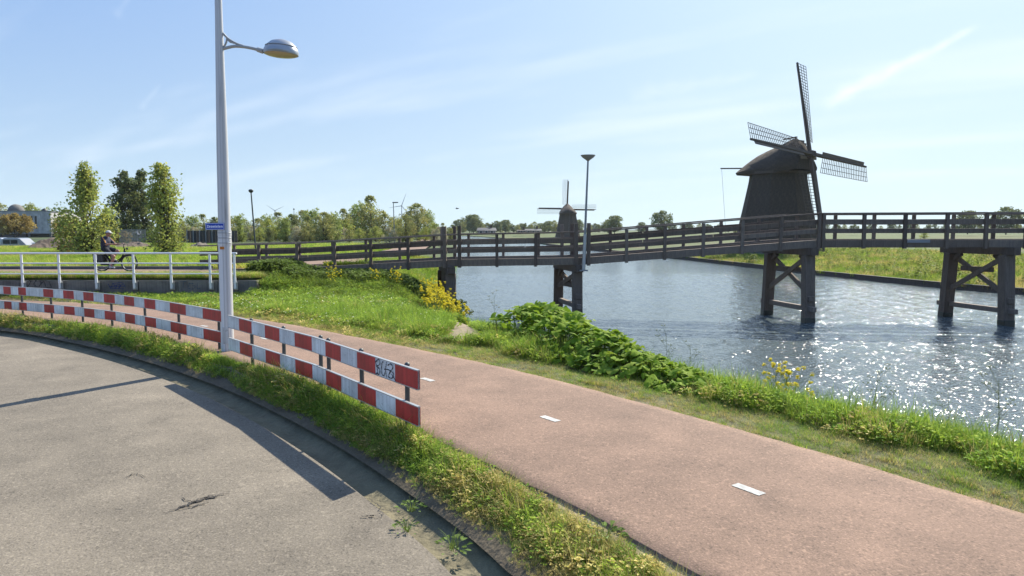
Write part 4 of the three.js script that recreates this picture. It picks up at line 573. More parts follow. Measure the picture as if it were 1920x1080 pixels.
{ // the wooded row behind the field: a few kinds, each tree its own
  const protos = [
    [treeGeo(31, { h: 9, base: 0.03, rad: 3.5, shape: shapes.round, clumps: 95, leaves: 35, leaf: 0.38, cr: 1.05 }), LM.olive, 9], [treeGeo(32, { h: 9, base: 0.03, rad: 3.2, shape: shapes.spread, clumps: 95, leaves: 35, leaf: 0.36, cr: 1.0, stems: 2 }), LM.fresh, 9],
    [treeGeo(33, { h: 9, base: 0.02, rad: 4.6, shape: shapes.bush, clumps: 100, leaves: 36, leaf: 0.36, cr: 1.1, stems: 3 }), LM.young, 9], [treeGeo(34, { h: 9, base: 0.04, rad: 2.6, shape: shapes.poplar, clumps: 80, leaves: 33, leaf: 0.36, cr: 0.95 }), LM.olive, 9], [treeGeo(35, { h: 9, base: 0.03, rad: 5.4, shape: shapes.bush, clumps: 80, leaves: 55, leaf: 0.36, cr: 1.1, stems: 4 }), LM.bloom, 9], [treeGeo(36, { h: 9, base: 0.04, rad: 3.3, shape: shapes.round, clumps: 90, leaves: 33, leaf: 0.40, cr: 1.05 }), LM.dark, 9], [treeGeo(37, { h: 9, base: 0.15, rad: 4.6, shape: shapes.round, clumps: 90, leaves: 40, leaf: 0.55, cr: 1.2 }), LM.far, 9]];
  const first = {}; const r = rng(91);
  const put = (k, px, d, py, label, group, cat = 'tree') => { const [g, lm, H0] = protos[k], h = hAt(py, d), nm = k === 4 ? 'blossom_shrub' : 'tree'; let t; if (!first[k]) { t = first[k] = tree(nm, label, cat, spot(px, d), g, lm, group, r() * 6.28); t.scale.setScalar(h / H0); } else t = copy(first[k], spot(px, d), r() * 6.28, label, group, h / H0); t.userData.label = label; if (group) t.userData.group = group; else delete t.userData.group; const q = 0.92 + 0.2 * r(); t.scale.set(t.scale.x * q, t.scale.y, t.scale.z * q); return t; };
  const back = 'olive-green tree in the wooded row behind the left half of the footbridge', G = 'trees in the wooded row behind the field';
  const prof = [[345, 412], [362, 405], [380, 402], [402, 408], [424, 404], [446, 400], [462, 410], [500, 404], [522, 398], [548, 400], [566, 394], [588, 390], [606, 396], [628, 398], [644, 392], [664, 390], [720, 402], [742, 405], [762, 402], [815, 416], [832, 420], [848, 424], [330, 415], [310, 405], [484, 408], [534, 406], [579, 404], [617, 405], [655, 402]];
  prof.forEach(([px, py], i) => put([0, 1, 3, 5, 0, 1][i % 6], px + (r() - 0.5) * 6, 90 + r() * 40, py + (r() - 0.5) * 5, back, G));
  for (let i = 0; i < 34; i++) put([2, 1, 4, 0, 2, 5][i % 6], 338 + i * 15.3 + (r() - 0.5) * 10, 88 + r() * 16, lerp(424, 432, r()), 'low bush in the undergrowth at the foot of the wooded row', 'bushes at the foot of the wooded row', 'shrub');
  put(3, 697, 112, 368, 'tallest pale green tree of the row, behind the middle of the left bridge half'); put(1, 683, 116, 378, 'tree of the row leaning against the tallest pale one, its left neighbour'); put(0, 784, 118, 381, 'broad green tree right of the box-headed lamp, at the row\'s right end'); put(1, 800, 126, 394, 'lower tree at the right shoulder of the broad green tree'); put(5, 770, 128, 396, 'dark tree at the left shoulder of the broad green tree');
  put(2, 504, 100, 412, 'round fresh-green bush right of the dark round-headed lamp post'); put(4, 555, 98, 424, 'whitish blossoming shrub, smaller of the two before the wooded row', null, 'shrub'); put(4, 612, 98, 415, 'whitish blossoming shrub, larger of the two before the wooded row', null, 'shrub'); put(2, 648, 106, 412, 'fresh-green bush right of the larger blossoming shrub'); put(4, 470, 102, 424, 'pale blossoming shrub directly behind the dark round-headed lamp post', null, 'shrub'); put(2, 745, 108, 415, 'yellow-green bush at the foot of the box-headed lamp'); put(2, 812, 112, 424, 'low bush near the tall bridge posts on the field side');
  for (const [px, py, k] of [[62, 382, 2], [85, 390, 1], [40, 386, 0], [-5, 378, 0], [112, 398, 1], [130, 392, 0], [100, 404, 5], [-30, 388, 1]]) put(k, px, 185 + r() * 25, py, 'tree standing behind the grey office building at the left', 'trees behind the office building');
  for (const [px, py, d] of [[120, 405, 120], [205, 392, 118], [196, 400, 112], [212, 404, 124], [345, 420, 112]]) put(px > 190 && px < 300 ? 5 : 0, px, d, py, 'tree in the gap behind the two young trees left of the lamp', 'trees behind the young trees');
  const fl = 'small distant tree along the far end of the canal', FG = 'distant trees at the far end of the canal';
  for (let i = 0; i < 34; i++) { const px = 862 + i * 8.4 + (r() - 0.5) * 6; put([6, 0, 6, 5][i % 4], px, 345 + r() * 60, 417 + (r() - 0.5) * 11 + (px > 1090 ? 6 : 0) - (Math.abs(px - 887) < 12 ? 8 : 0), fl, FG); }
  put(6, 1152, 300, 405, 'round distant tree right of the small windmill and lamp'); put(6, 1140, 310, 412, 'lower crown touching the round distant tree at its left'); put(6, 1240, 300, 396, 'broad distant tree standing alone left of the large windmill'); put(6, 1202, 330, 417, 'low distant tree just left of the broad lone tree'); put(6, 888, 330, 403, 'tallest distant tree right of the tall bridge posts');
  const rl = 'distant tree seen through the railing at the right end', RG = 'distant trees behind the right railing';
  for (let i = 0; i < 46; i++) { const px = 1260 + i * 17 + (r() - 0.5) * 9; put([6, 5, 6, 0][i % 4], px, 300 + r() * 120, 420 + (r() - 0.5) * 7, rl, RG); }
  put(6, 1884, 260, 389, 'distant tree crown above the railing at the right edge'); put(6, 1812, 280, 396, 'distant tree crown above the railing, left of the right-edge crown'); put(2, 1731, 130, 432, 'yellow-green bush seen between the railing planks near the plaque');
}

// ------------------------------------------------------------ grasses and herbs
function tuftGeo(seed, n, h, spread, w, droop = 0.5) { // a tuft of bent blades
  const r = rng(seed), P = [], I = [], C = []; let v = 0;
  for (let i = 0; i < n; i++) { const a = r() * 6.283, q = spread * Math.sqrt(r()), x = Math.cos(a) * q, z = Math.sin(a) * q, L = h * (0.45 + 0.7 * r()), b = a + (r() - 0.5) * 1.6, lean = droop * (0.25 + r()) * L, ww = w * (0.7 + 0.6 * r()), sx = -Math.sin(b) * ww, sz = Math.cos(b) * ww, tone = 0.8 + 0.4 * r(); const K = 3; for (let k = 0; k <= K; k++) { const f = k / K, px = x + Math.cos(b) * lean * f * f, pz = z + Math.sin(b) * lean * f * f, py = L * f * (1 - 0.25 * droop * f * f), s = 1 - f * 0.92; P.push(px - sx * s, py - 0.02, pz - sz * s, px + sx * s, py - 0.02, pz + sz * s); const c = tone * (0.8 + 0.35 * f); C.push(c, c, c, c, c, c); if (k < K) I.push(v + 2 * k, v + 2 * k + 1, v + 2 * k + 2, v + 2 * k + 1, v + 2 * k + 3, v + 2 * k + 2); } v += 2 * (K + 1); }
  return geo(P, I, C);
}
function herbGeo(seed, n, h, L) { const r = rng(seed), P = [], I = [], C = []; let v = 0; for (let i = 0; i < n; i++) { const a = r() * 6.283, y = h * (0.15 + 0.85 * r()), q = 0.12 * (1.1 - y / h) + 0.03, x = Math.cos(a) * q, z = Math.sin(a) * q, l = L * (0.5 + r()), t = 0.2 + 0.7 * r(), ux = Math.cos(a) * l, uz = Math.sin(a) * l, wx = -Math.sin(a) * l * 0.28, wz = Math.cos(a) * l * 0.28, c = 0.75 + 0.5 * r(); P.push(x, y, z, x + ux * 0.5 + wx, y + l * t * 0.6, z + uz * 0.5 + wz, x + ux, y + l * t * 0.4, z + uz, x + ux * 0.5 - wx, y + l * t * 0.6, z + uz * 0.5 - wz); for (let k = 0; k < 12; k++) C.push(c); I.push(v, v + 1, v + 2, v, v + 2, v + 3); v += 4; } return geo(P, I, C); }
const grassM = leafMat([1.30, 1.32, 1.10], 0.5, { vertexColors: true, roughness: 0.8, specularIntensity: 0.2 });
function scatter(name, geos, label, cat, list) { // list: [x, y, z, scale, turn, r, g, b]
  const per = geos.map(() => []); list.forEach((e, i) => per[e[8] ?? i % geos.length].push(e)); const m4 = new THREE.Matrix4(), q = new THREE.Quaternion(), s = new THREE.Vector3(), p = new THREE.Vector3(), c = new THREE.Color(); const up = V(0, 1, 0);
  const root = thing(name, label, cat); root.userData.kind = 'stuff'; delete root.userData.category; root.userData.category = cat;
  geos.forEach((g, k) => { const L = per[k]; if (!L.length) return; const im = new THREE.InstancedMesh(g, grassM, L.length); L.forEach((e, i) => { q.setFromAxisAngle(up, e[4]); m4.compose(p.set(e[0], e[1], e[2]), q, s.setScalar(e[3])); im.setMatrixAt(i, m4); im.setColorAt(i, c.setRGB(e[5], e[6], e[7])); }); im.name = name === 'grass' ? 'blades' : 'leaves'; im.userData.kind = 'stuff'; shade(im); root.add(im); });
}
{
  const T = [tuftGeo(1, 16, 0.20, 0.05, 0.0035, 0.6), tuftGeo(2, 14, 0.26, 0.06, 0.004, 0.8), tuftGeo(3, 18, 0.15, 0.06, 0.003, 0.7), herbGeo(4, 30, 0.15, 0.05), tuftGeo(5, 12, 0.34, 0.05, 0.004, 0.55), tuftGeo(6, 16, 0.12, 0.07, 0.003, 1.0)];
  const r = rng(404); const GREEN = [[0.27, 0.36, 0.055], [0.34, 0.42, 0.07], [0.21, 0.32, 0.05], [0.15, 0.245, 0.04]], DRY = [[0.56, 0.47, 0.22], [0.47, 0.40, 0.16], [0.38, 0.30, 0.14]];
  const pick = (dry, jitter = 0.25) => { const a = r() < dry ? DRY[Math.floor(r() * 3)] : GREEN[Math.floor(r() * 4)], k = 1 + (r() - 0.5) * 2 * jitter; return [a[0] * k, a[1] * k, a[2] * k]; };
  // verge between kerb and path
  const verge = []; for (let i = 0; i < 90000; i++) { const s = KERB.L * (i % 2 ? lerp(0.42, 0.84, r()) : lerp(0.68, 0.86, r())), { p, t } = frameAt(KERB, s), o = 0.20 + Math.pow(r(), 0.9) * 2.25, x = p.x + t.z * o, z = p.z - t.x * o; if (z > -2.2) continue; const [ps] = sd(PATH, x, z); const edge = -ps - PATH_HW; if (edge < 0.02) continue; const nf = fbm(x * 0.9, z * 0.9, 2, 3), bare = Math.max(edge < 0.13 && z > -9.5 ? 0.85 : 0, sstep(0.42, 0.20, o + 0.3 * nf) * 0.85, z > -6 && nf > 0.12 ? 0.3 : 0); if (r() < bare) continue; const near = sstep(-9, -5.5, z), mid = sstep(0.25, 0.75, o) * sstep(0.05, 0.5, edge), dry = clamp(0.04 + near * 0.34 + (1 - mid) * 0.22 + nf * 0.7); const tall = 1.2 * (0.6 + 0.75 * mid) * lerp(1, 0.55, near) * lerp(0.42, 1, sstep(0.2, 0.62, o)) * (0.8 + 0.5 * r()) * (1 + 0.7 * nf); const kind = r() < dry ? (r() < 0.5 ? 5 : 2) : [0, 1, 3, 1, 4, 0, 2][Math.floor(r() * 7)]; verge.push([x, o < 0.58 ? 0.105 : ground(x, z) - 0.01, z, tall, r() * 6.28, ...pick(dry), kind]); }
  scatter('grass', T, 'uneven green and straw-coloured grass strip between the grey kerb and the red path', 'grass', verge);
  // bank between the path and the water
  const bank = []; for (let i = 0; i < 90000; i++) { const s = PATH.L * lerp(0.42, 0.90, r()), { p, t } = frameAt(PATH, s), o = PATH_HW + 0.0 + r() * 4.4, x = p.x + t.z * o, z = p.z - t.x * o; if (z > -1.2 || z < -20.5) continue; const w = leftBank(z) - x; if (w < -0.15) continue; const e = o - PATH_HW; if (track(x, z) > 0.35 + 0.5 * r()) continue; const nf = fbm(x * 0.8, z * 0.8, 5, 3), lo = sstep(0.35, 1.5, e + nf), nearE = sstep(0.5, 0.05, e); if (r() < nearE * 0.35) continue; if (r() < 0.28 * (1 - lo)) continue; const dry = clamp((1 - lo) * 0.55 + nf * 0.5 - 0.02); const tall = lerp(0.34, 1.15, lo) * (0.75 + 0.5 * r()) * (1 + 0.6 * nf); const kind = r() < dry * 0.7 ? (r() < 0.6 ? 5 : 2) : lo > 0.5 ? [0, 1, 3, 4, 0, 1, 0][Math.floor(r() * 7)] : [5, 2, 5, 5][Math.floor(r() * 4)]; bank.push([x, ground(x, z) - 0.01, z, tall, r() * 6.28, ...pick(dry), kind]); }
  for (let i = 0; i < 46000; i++) { const s = PATH.L * lerp(0.46, 0.88, r()), { p, t } = frameAt(PATH, s), o = PATH_HW + 0.01 + 1.5 * Math.pow(r(), 1.2), x = p.x + t.z * o, z = p.z - t.x * o; if (z > -2.5 || z < -19) continue; const nf = fbm(x * 1.3, z * 1.3, 15, 3); if (track(x, z) > 0.5 || r() < 0.25 + 1.2 * nf) continue; bank.push([x, ground(x, z) - 0.012, z, 0.38 + 0.36 * r(), r() * 6.28, ...pick(clamp(0.5 + nf * 1.4)), r() < 0.6 ? 5 : 2]); }
  scatter('grass', T, 'grassy bank between the red path and the canal, dry at the path edge', 'grass', bank);
  // slope up to the wall and the bridge
  const slope = []; for (let i = 0; i < 56000; i++) { const x = lerp(-24, 0.5, Math.pow(r(), 0.75)), z = -lerp(14.5, 31.5, r()); const [ps] = sd(PATH, x, z); if (ps < PATH_HW + 0.03) continue; if (leftBank(z) - x < 0) continue; if (x < X_WALL + 0.1 && z < Z_WALL + 0.15) continue; if (z < -29 && x < -8.5) continue; if (track(x, z) > 0.4 + 0.4 * r()) continue; const e = ps - PATH_HW, nf = fbm(x * 0.5, z * 0.5, 8, 3), lo = sstep(0.2, 1.2, e + nf * 1.2), up = sstep(-24.6, -26.6, z + 0.8 * nf); const dry = clamp((1 - lo) * 0.6 + nf * 0.5 - up * 0.3); const tall = (lerp(0.5, 0.95, lo) + up * 0.35) * (0.75 + 0.55 * r()); const kind = up > 0.5 ? [3, 3, 4, 3, 1][Math.floor(r() * 5)] : r() < dry * 0.7 ? 5 : [0, 1, 3, 2, 0][Math.floor(r() * 5)]; const c = pick(dry, 0.38); const k = lerp(1, 0.66, up) * (1 - 0.35 * sstep(0.05, 0.3, fbm(x * 1.6, z * 1.6, 21, 3))); slope.push([x, ground(x, z) - 0.01, z, tall * 1.15, r() * 6.28, c[0] * k, c[1] * k, c[2] * k, kind]); }
  scatter('grass', T, 'rising grass slope between the red path and the left end of the footbridge', 'grass', slope);
  // wall top and the field behind
  const field = []; const T2 = [tuftGeo(21, 22, 0.30, 0.16, 0.008, 0.7), tuftGeo(22, 22, 0.24, 0.2, 0.009, 0.9)];
  for (let i = 0; i < 5200; i++) { const x = lerp(-24, -9.4, r()), z = -25.25 - r() * 0.9; field.push([x, UP_Y - 0.02, z, 0.45 + 0.5 * r(), r() * 6.28, ...pick(0.35), r() < 0.5 ? 0 : 1]); }
  for (let i = 0; i < 52000; i++) { const d = 29.8 + 48 * Math.pow(r(), 0.8), px = lerp(-60, 900, r()), x = (px - 960) / FOC * d, z = -d; if (z > -30.3 && x < -8) continue; if (leftBank(z) - x < 0.2) continue; const px2 = Math.abs(x + 9.2 + (z + 45) * 0.02) < 1.7 && z < -31; if (px2) continue; const nf = fbm(x * 0.15, z * 0.15, 2, 3); field.push([x, ground(x, z) - 0.02, z, (0.75 + 0.7 * r()) * (1 + nf), r() * 6.28, ...pick(clamp(0.12 + nf * 0.5)).map((v, k) => v * [1.12, 1.1, 1][k]), r() < 0.5 ? 0 : 1]); }
  scatter('grass', T2, 'bright green grass field behind the white railing and the bridge', 'grass', field);
  const right = []; for (let i = 0; i < 42000; i++) { const d = 38 + 62 * Math.pow(r(), 0.9), z = -d, x = rightBank(z) + 0.1 + Math.pow(r(), 1.2) * 34; if (x / d > 0.8) continue; const nf = fbm(x * 0.13, z * 0.13, 7, 3), nf2 = fbm(x * 0.5, z * 0.5, 1, 2); const dry = clamp(0.30 + nf * 1.8 + sstep(-48, -41, z) * 0.3), tall = (0.8 + 1.1 * Math.max(0, nf2 + nf)) * (0.7 + 0.7 * r()) + (r() < 0.06 ? 0.9 : 0); if (r() < 0.010) { const kk = 0.6 + 0.5 * r(), sz = 1.6 + 2.2 * r(); right.push([x, ground(x, z) - 0.05, z, sz, r() * 6.28, 0.22 * kk, 0.27 * kk, 0.07 * kk, 2]); } const c = pick(dry); right.push([x, ground(x, z) - 0.02, z, tall * 1.25, r() * 6.28, c[0] * 1.05, c[1], c[2], r() < 0.5 ? 0 : 1]); }
  scatter('grass', [...T2, herbGeo(23, 90, 0.26, 0.055)], 'rough grass and herbs on the far bank below the large windmill', 'grass', right);
  // dark nettles and bramble under the left bridge end
  const nett = [], H = [herbGeo(41, 34, 0.55, 0.15), herbGeo(42, 30, 0.45, 0.13)]; for (let i = 0; i < 10500; i++) { const f = r(), x = lerp(-10.2, -1.7, f), z = nearZ(x) + 0.2 + Math.pow(r(), 1.3) * lerp(3.4, 2.6, f) * (0.8 + 0.5 * n3(x * 0.9, 2)) - 0.7 * r(); if (leftBank(z) - x < 0.1) continue; const k = 0.55 + 0.5 * r(); nett.push([x, ground(x, z) - 0.03, z, 0.45 + 0.55 * r(), r() * 6.28, 0.17 * k, 0.24 * k, 0.06 * k]); }
  scatter('undergrowth', H, 'dark nettle growth beneath the left end of the footbridge', 'undergrowth', nett);
  // tiny white daisies on the slope
  const fl = []; const dg = (() => { const g = new THREE.CircleGeometry(0.02, 6); g.rotateX(-1.2); g.setAttribute('color', new THREE.Float32BufferAttribute(new Array(g.attributes.position.count * 3).fill(1), 3)); return g; })(); for (let i = 0; i < 900; i++) { const x = lerp(-10, -1.5, r()), z = -lerp(16.5, 24.5, r()); const [ps] = sd(PATH, x, z); if (ps < 2.1 || track(x, z) > 0.1 || leftBank(z) - x < 0.6) continue; fl.push([x, ground(x, z) + 0.10 + 0.12 * r(), z, 0.7 + 0.6 * r(), r() * 6.28, 0.75, 0.76, 0.70]); } scatter('daisies', [dg], 'tiny white daisies scattered over the grass slope', 'flowers', fl);
}
{ // the bank of big butterbur leaves beside the path
  const bp = thing('butterbur_patch', 'dense patch of big round green butterbur leaves between the path and the water', 'plant'); const r = rng(606);
  const leafG = s0 => { const q = rng(s0), P = [], I = [], U = [], n = 14; P.push(0, -0.02, 0); U.push(0.5, 0.5); for (let i = 0; i <= n; i++) { const a = 0.32 + (i / n) * (6.283 - 0.64), R = 0.5 * (0.9 + 0.14 * Math.sin(a * 3 + s0) + 0.1 * q()); P.push(Math.cos(a) * R * 0.5, 0.03 + 0.03 * Math.sin(a * 2 + s0), Math.sin(a) * R * 0.5); U.push(0.5 + Math.cos(a) * 0.25, 0.5 + Math.sin(a) * 0.25); } for (let i = 0; i <= n; i++) { const a = 0.32 + (i / n) * (6.283 - 0.64), R = 0.5 * (0.92 + 0.14 * Math.sin(a * 3 + s0) + 0.12 * q()); P.push(Math.cos(a) * R, -0.02 + 0.09 * Math.sin(a * 2 + s0 * 2) - 0.05 * q(), Math.sin(a) * R); U.push(0.5 + Math.cos(a) * 0.5, 0.5 + Math.sin(a) * 0.5); } for (let i = 1; i <= n; i++) { I.push(0, i + 1, i, i, i + 1, i + n + 1, i + 1, i + n + 2, i + n + 1); } return geo(P, I, null, U); };
  const LG = [leafG(1), leafG(2), leafG(3), leafG(4)], LMs = [[0.30, 0.47, 0.035], [0.36, 0.53, 0.045], [0.24, 0.40, 0.035], [0.38, 0.52, 0.06]].map(c => leafMat(c, 0.42, { roughness: 0.85, map: leafT, specularIntensity: 0.15 }));
  const A = gp(893, 628, 0.3), B = gp(1000, 668, 0.3), C = gp(1130, 706, 0.3), D = gp(1260, 736, 0.3), E = gp(1390, 760, 0.3); const base = new THREE.CatmullRomCurve3([A, B, C, D, E]); const all = [];
  for (let i = 0; i < 1700; i++) { const f = Math.pow(r(), 0.9), p = base.getPointAt(f), t = base.getTangentAt(f).setY(0).normalize(), n = V(t.z, 0, -t.x); const ht = lerp(0.66, 0.15, sstep(0.3, 1, f)) * (1 + 0.3 * n3(f * 14, 3)), dep = lerp(1.75, 0.8, f); const u = r(), prof = Math.sin(Math.min(1, 0.08 + u * 1.25) * Math.PI * 0.52); if (f > 0.8 && r() < (f - 0.8) * 3) continue; if (u < 0.5 && n3(f * 34, u * 5, 3.3) > 0.04) continue; const lay = 0.45 + 0.62 * Math.pow(r(), 0.5), o = u * dep - 0.05; const x = p.x + n.x * o, z = p.z + n.z * o, y = Math.max(0.25, ground(x, z)) * 0.6 + 0.12 + ht * prof * lay; const size = lerp(0.235, 0.14, f) * (0.35 + 1.0 * r()); all.push({ x, y, z, size, n, o, u }); }
  all.sort((a, b) => Math.hypot(a.x, a.z) / a.size - Math.hypot(b.x, b.z) / b.size); const rest = [[], [], [], []]; const stems = []; const E3 = new THREE.Euler();
  all.forEach((l, i) => { E3.set((r() - 0.5) * 0.9 + (l.u < 0.35 ? 0.75 : 0.1), r() * 6.28, (r() - 0.5) * 0.9, 'YXZ'); const front = l.u < 0.4; const q = new THREE.Quaternion().setFromUnitVectors(UPV, V((r() - 0.5) * 1.5 - l.n.x * (front ? 0.25 : 0.05), 1, (r() - 0.5) * 1.5 - l.n.z * (front ? 0.25 : 0.05)).normalize()).multiply(new THREE.Quaternion().setFromAxisAngle(UPV, r() * 6.28)); const k = i % 4; if (i < 300) { const m = part('leaf', LG[k], LMs[(i * 7) % 4], bp); m.position.set(l.x, l.y, l.z); m.quaternion.copy(q); m.scale.setScalar(l.size); } else { const g = LG[k].clone(); g.applyMatrix4(new THREE.Matrix4().compose(V(l.x, l.y, l.z), q, V(l.size, l.size, l.size))); rest[(i * 7) % 4].push(g); } if (i % 2) stems.push(rod(V(l.x + l.n.x * 0.05, ground(l.x, l.z) - 0.05, l.z), V(l.x, l.y, l.z), 0.008, 0.005, 4, true)); });
  rest.forEach((L, k) => { part('leaf_mass', L, LMs[k], bp).userData.kind = 'stuff'; }); part('stems', stems, leafMat([0.16, 0.20, 0.06], 0.2), bp).userData.kind = 'stuff';
}
function rapeGeo(seed, h, nb) { const r = rng(seed), st = [], P = [], I = [], C = [], lf = []; let v = 0; const flower = (p, s) => { const t = V(r() - 0.5, 0.7, r() - 0.5).normalize(), a = V(1, 0, 0).cross(t).normalize(), b = t.clone().cross(a); for (let k = 0; k < 4; k++) { const q = k * 1.571 + r() * 0.3, u = a.clone().multiplyScalar(Math.cos(q)).addScaledVector(b, Math.sin(q)), w = u.clone().cross(t); const e = [p, p.clone().addScaledVector(u, s * 0.6).addScaledVector(w, s * 0.4).addScaledVector(t, s * 0.15), p.clone().addScaledVector(u, s), p.clone().addScaledVector(u, s * 0.6).addScaledVector(w, -s * 0.4).addScaledVector(t, s * 0.15)]; e.forEach(z => P.push(z.x, z.y, z.z)); const c = 0.8 + 0.35 * r(); for (let m = 0; m < 12; m++) C.push(c); I.push(v, v + 1, v + 2, v, v + 2, v + 3); v += 4; } }; st.push(rod(V(0, -0.08, 0), V(0, h * 0.9, 0), 0.007, 0.004, 5, true)); for (let i = 0; i < nb; i++) { const a = r() * 6.28, y0 = h * (0.3 + 0.5 * r()), L = h * (0.22 + 0.25 * r()), tip = V(Math.cos(a) * L * 0.6, y0 + L * 0.85, Math.sin(a) * L * 0.6); st.push(rod(V(0, y0, 0), tip, 0.004, 0.0025, 4, true)); const n = 13 + Math.floor(r() * 9); for (let k = 0; k < n; k++) { const rr = 0.032 * Math.sqrt(r()); const q = r() * 6.28; flower(tip.clone().add(V(Math.cos(q) * rr, (r() - 0.6) * 0.06, Math.sin(q) * rr)), 0.021 + 0.010 * r()); } } for (let i = 0; i < 8; i++) lf.push(herbGeo(seed * 31 + i, 3, 0.3 * h + i * 0.02, 0.13)); return { stem: merge(st), fl: geo(P, I, C), lf: merge(lf) }; }
{
  const yel = leafMat([0.88, 0.76, 0.04], 0.3, { vertexColors: true }), gm = leafMat([0.15, 0.22, 0.05], 0.3), protos = [rapeGeo(1, 0.95, 14), rapeGeo(2, 0.85, 16), rapeGeo(3, 1.05, 15)], first = []; const r = rng(71);
  const put = (p, k, label, group) => { let t; if (!first[k]) { t = first[k] = thing('rapeseed_plant', label, 'plant', p, r() * 6, group); part('stem', protos[k].stem, gm, t); part('flowers', protos[k].fl, yel, t).userData.kind = 'stuff'; part('leaves', protos[k].lf, leafMat([0.13, 0.2, 0.05], 0.35, { vertexColors: true }), t); } else t = copy(first[k], p, r() * 6, label, group); t.userData.label = label; t.userData.group = group; t.scale.setScalar(0.85 + 0.35 * r()); return t; };
  for (let i = 0; i < 60; i++) { const px = 790 + 92 * r(), d = lerp(22, 27.2, r()), x = (px + (26 - d) * 5 - 960) / FOC * d, z = -d; if (leftBank(z) - x < 0.3) continue; put(V(x, ground(x, z) - 0.02, z), i % 3, 'yellow rapeseed plant in the clump below the tall bridge posts', 'rapeseed clump below the bridge'); }
  for (let i = 0; i < 8; i++) { const px = lerp(600, 790, r()), d = lerp(26.0, 27.4, r()), x = (px - 960) / FOC * d; put(V(x, ground(x, -d), -d), i % 3, 'single yellow rapeseed plant in the nettles under the bridge', 'loose rapeseed under the bridge').scale.setScalar(0.6 + 0.2 * r()); }
  for (const [px, d, k] of [[1462, 10.3, 0], [1482, 10.15, 1], [1500, 10.4, 2]]) { const x = (px - 960) / FOC * d; put(V(x, ground(x, -d) - 0.02, -d), k, ['leftmost', 'middle one', 'rightmost'][k] + ' of three yellow rapeseed plants before the water at the right', 'rapeseed at the right bank').scale.setScalar(lerp(0.9, 1, r()) * (0.83 + 0.0) ); }
}
{ // thin seeding stalks along the water's edge, single weeds by the gutter, a shrub on the bank
  const r = rng(88), gm = leafMat([0.20, 0.22, 0.08], 0.3), wm = leafMat([0.55, 0.55, 0.38], 0.3); let src;
  const stalk = (() => { const q = rng(9), st = [rod(V(0, -0.1, 0), V(0.03, 0.55, 0.02), 0.004, 0.003, 5), rod(V(0.03, 0.55, 0.02), V(0.02, 0.95, 0), 0.003, 0.002, 5)], um = []; for (let i = 0; i < 7; i++) { const a = i * 0.9, y = 0.45 + 0.07 * i, tip = V(Math.cos(a) * 0.13, y + 0.16, Math.sin(a) * 0.13); st.push(rod(V(0.02, y, 0.01), tip, 0.0025, 0.0015, 4)); for (let k = 0; k < 6; k++) { const b = q() * 6.28, e = tip.clone().add(V(Math.cos(b) * 0.035, 0.03, Math.sin(b) * 0.035)); st.push(rod(tip, e, 0.0012, 0.001, 3)); const s = new THREE.IcosahedronGeometry(0.009, 0); s.translate(e.x, e.y, e.z); um.push(s); } } return [merge(st), merge(um)]; })();
  for (const [px, d] of [[925, 17.0], [1005, 16.2], [1035, 15.8], [1110, 14.9], [1160, 14.2], [1190, 13.8], [1250, 12.9], [1300, 12.2], [1655, 9.3], [1668, 9.5], [1790, 8.6], [1885, 8.1]]) { const x = (px - 960) / FOC * d, p = V(x, ground(x, -d) - 0.02, -d), L = 'thin pale flowering stalk against the water along the bank', G = 'flowering stalks on the bank'; if (!src) { src = thing('cow_parsley', L, 'plant', p, 0, G); part('stem', stalk[0], gm, src); part('flowers', stalk[1], wm, src); } else copy(src, p, r() * 6, L, G, 0.75 + 0.45 * r()); }
  const weed = (px, py, y, s, label, seed) => { const p = gp(px, py, y), t = thing('weed', label, 'plant', p.setY(y - 0.01)); part('leaves', herbGeo(seed, 30, 0.05 * s, 0.055 * s), leafMat([0.17, 0.26, 0.05], 0.4, { vertexColors: true }), t); part('blades', tuftGeo(seed + 1, 30, 0.17 * s, 0.05 * s, 0.004, 0.9), leafMat([0.20, 0.27, 0.06], 0.4, { vertexColors: true }), t); };
  weed(762, 990, 0.02, 0.75, 'small leafy weed growing at the gutter edge on the asphalt', 51); weed(772, 952, 0.02, 0.9, 'grassy weed against the shaded kerb face, above the gutter weed', 55); weed(848, 1024, 0.02, 1.0, 'grassy weed in the gutter near the bottom edge, right of the others', 59); weed(1132, 1000, 0.29, 1.0, 'tall thin weed at the sandy near edge of the red path', 67);
  const sh = treeGeo(55, { h: 1.25, base: 0.05, rad: 0.75, shape: shapes.bush, clumps: 55, leaves: 60, leaf: 0.075, cr: 0.17, stems: 5, trunkR: 0.03 }); const p = V(-1.95, ground(-1.95, -24.2) - 0.05, -24.2); tree('shrub', 'small rounded green shrub at the water below the tall bridge posts', 'shrub', p, sh, leafMat([0.17, 0.20, 0.05], 0.4, { vertexColors: true }));
}

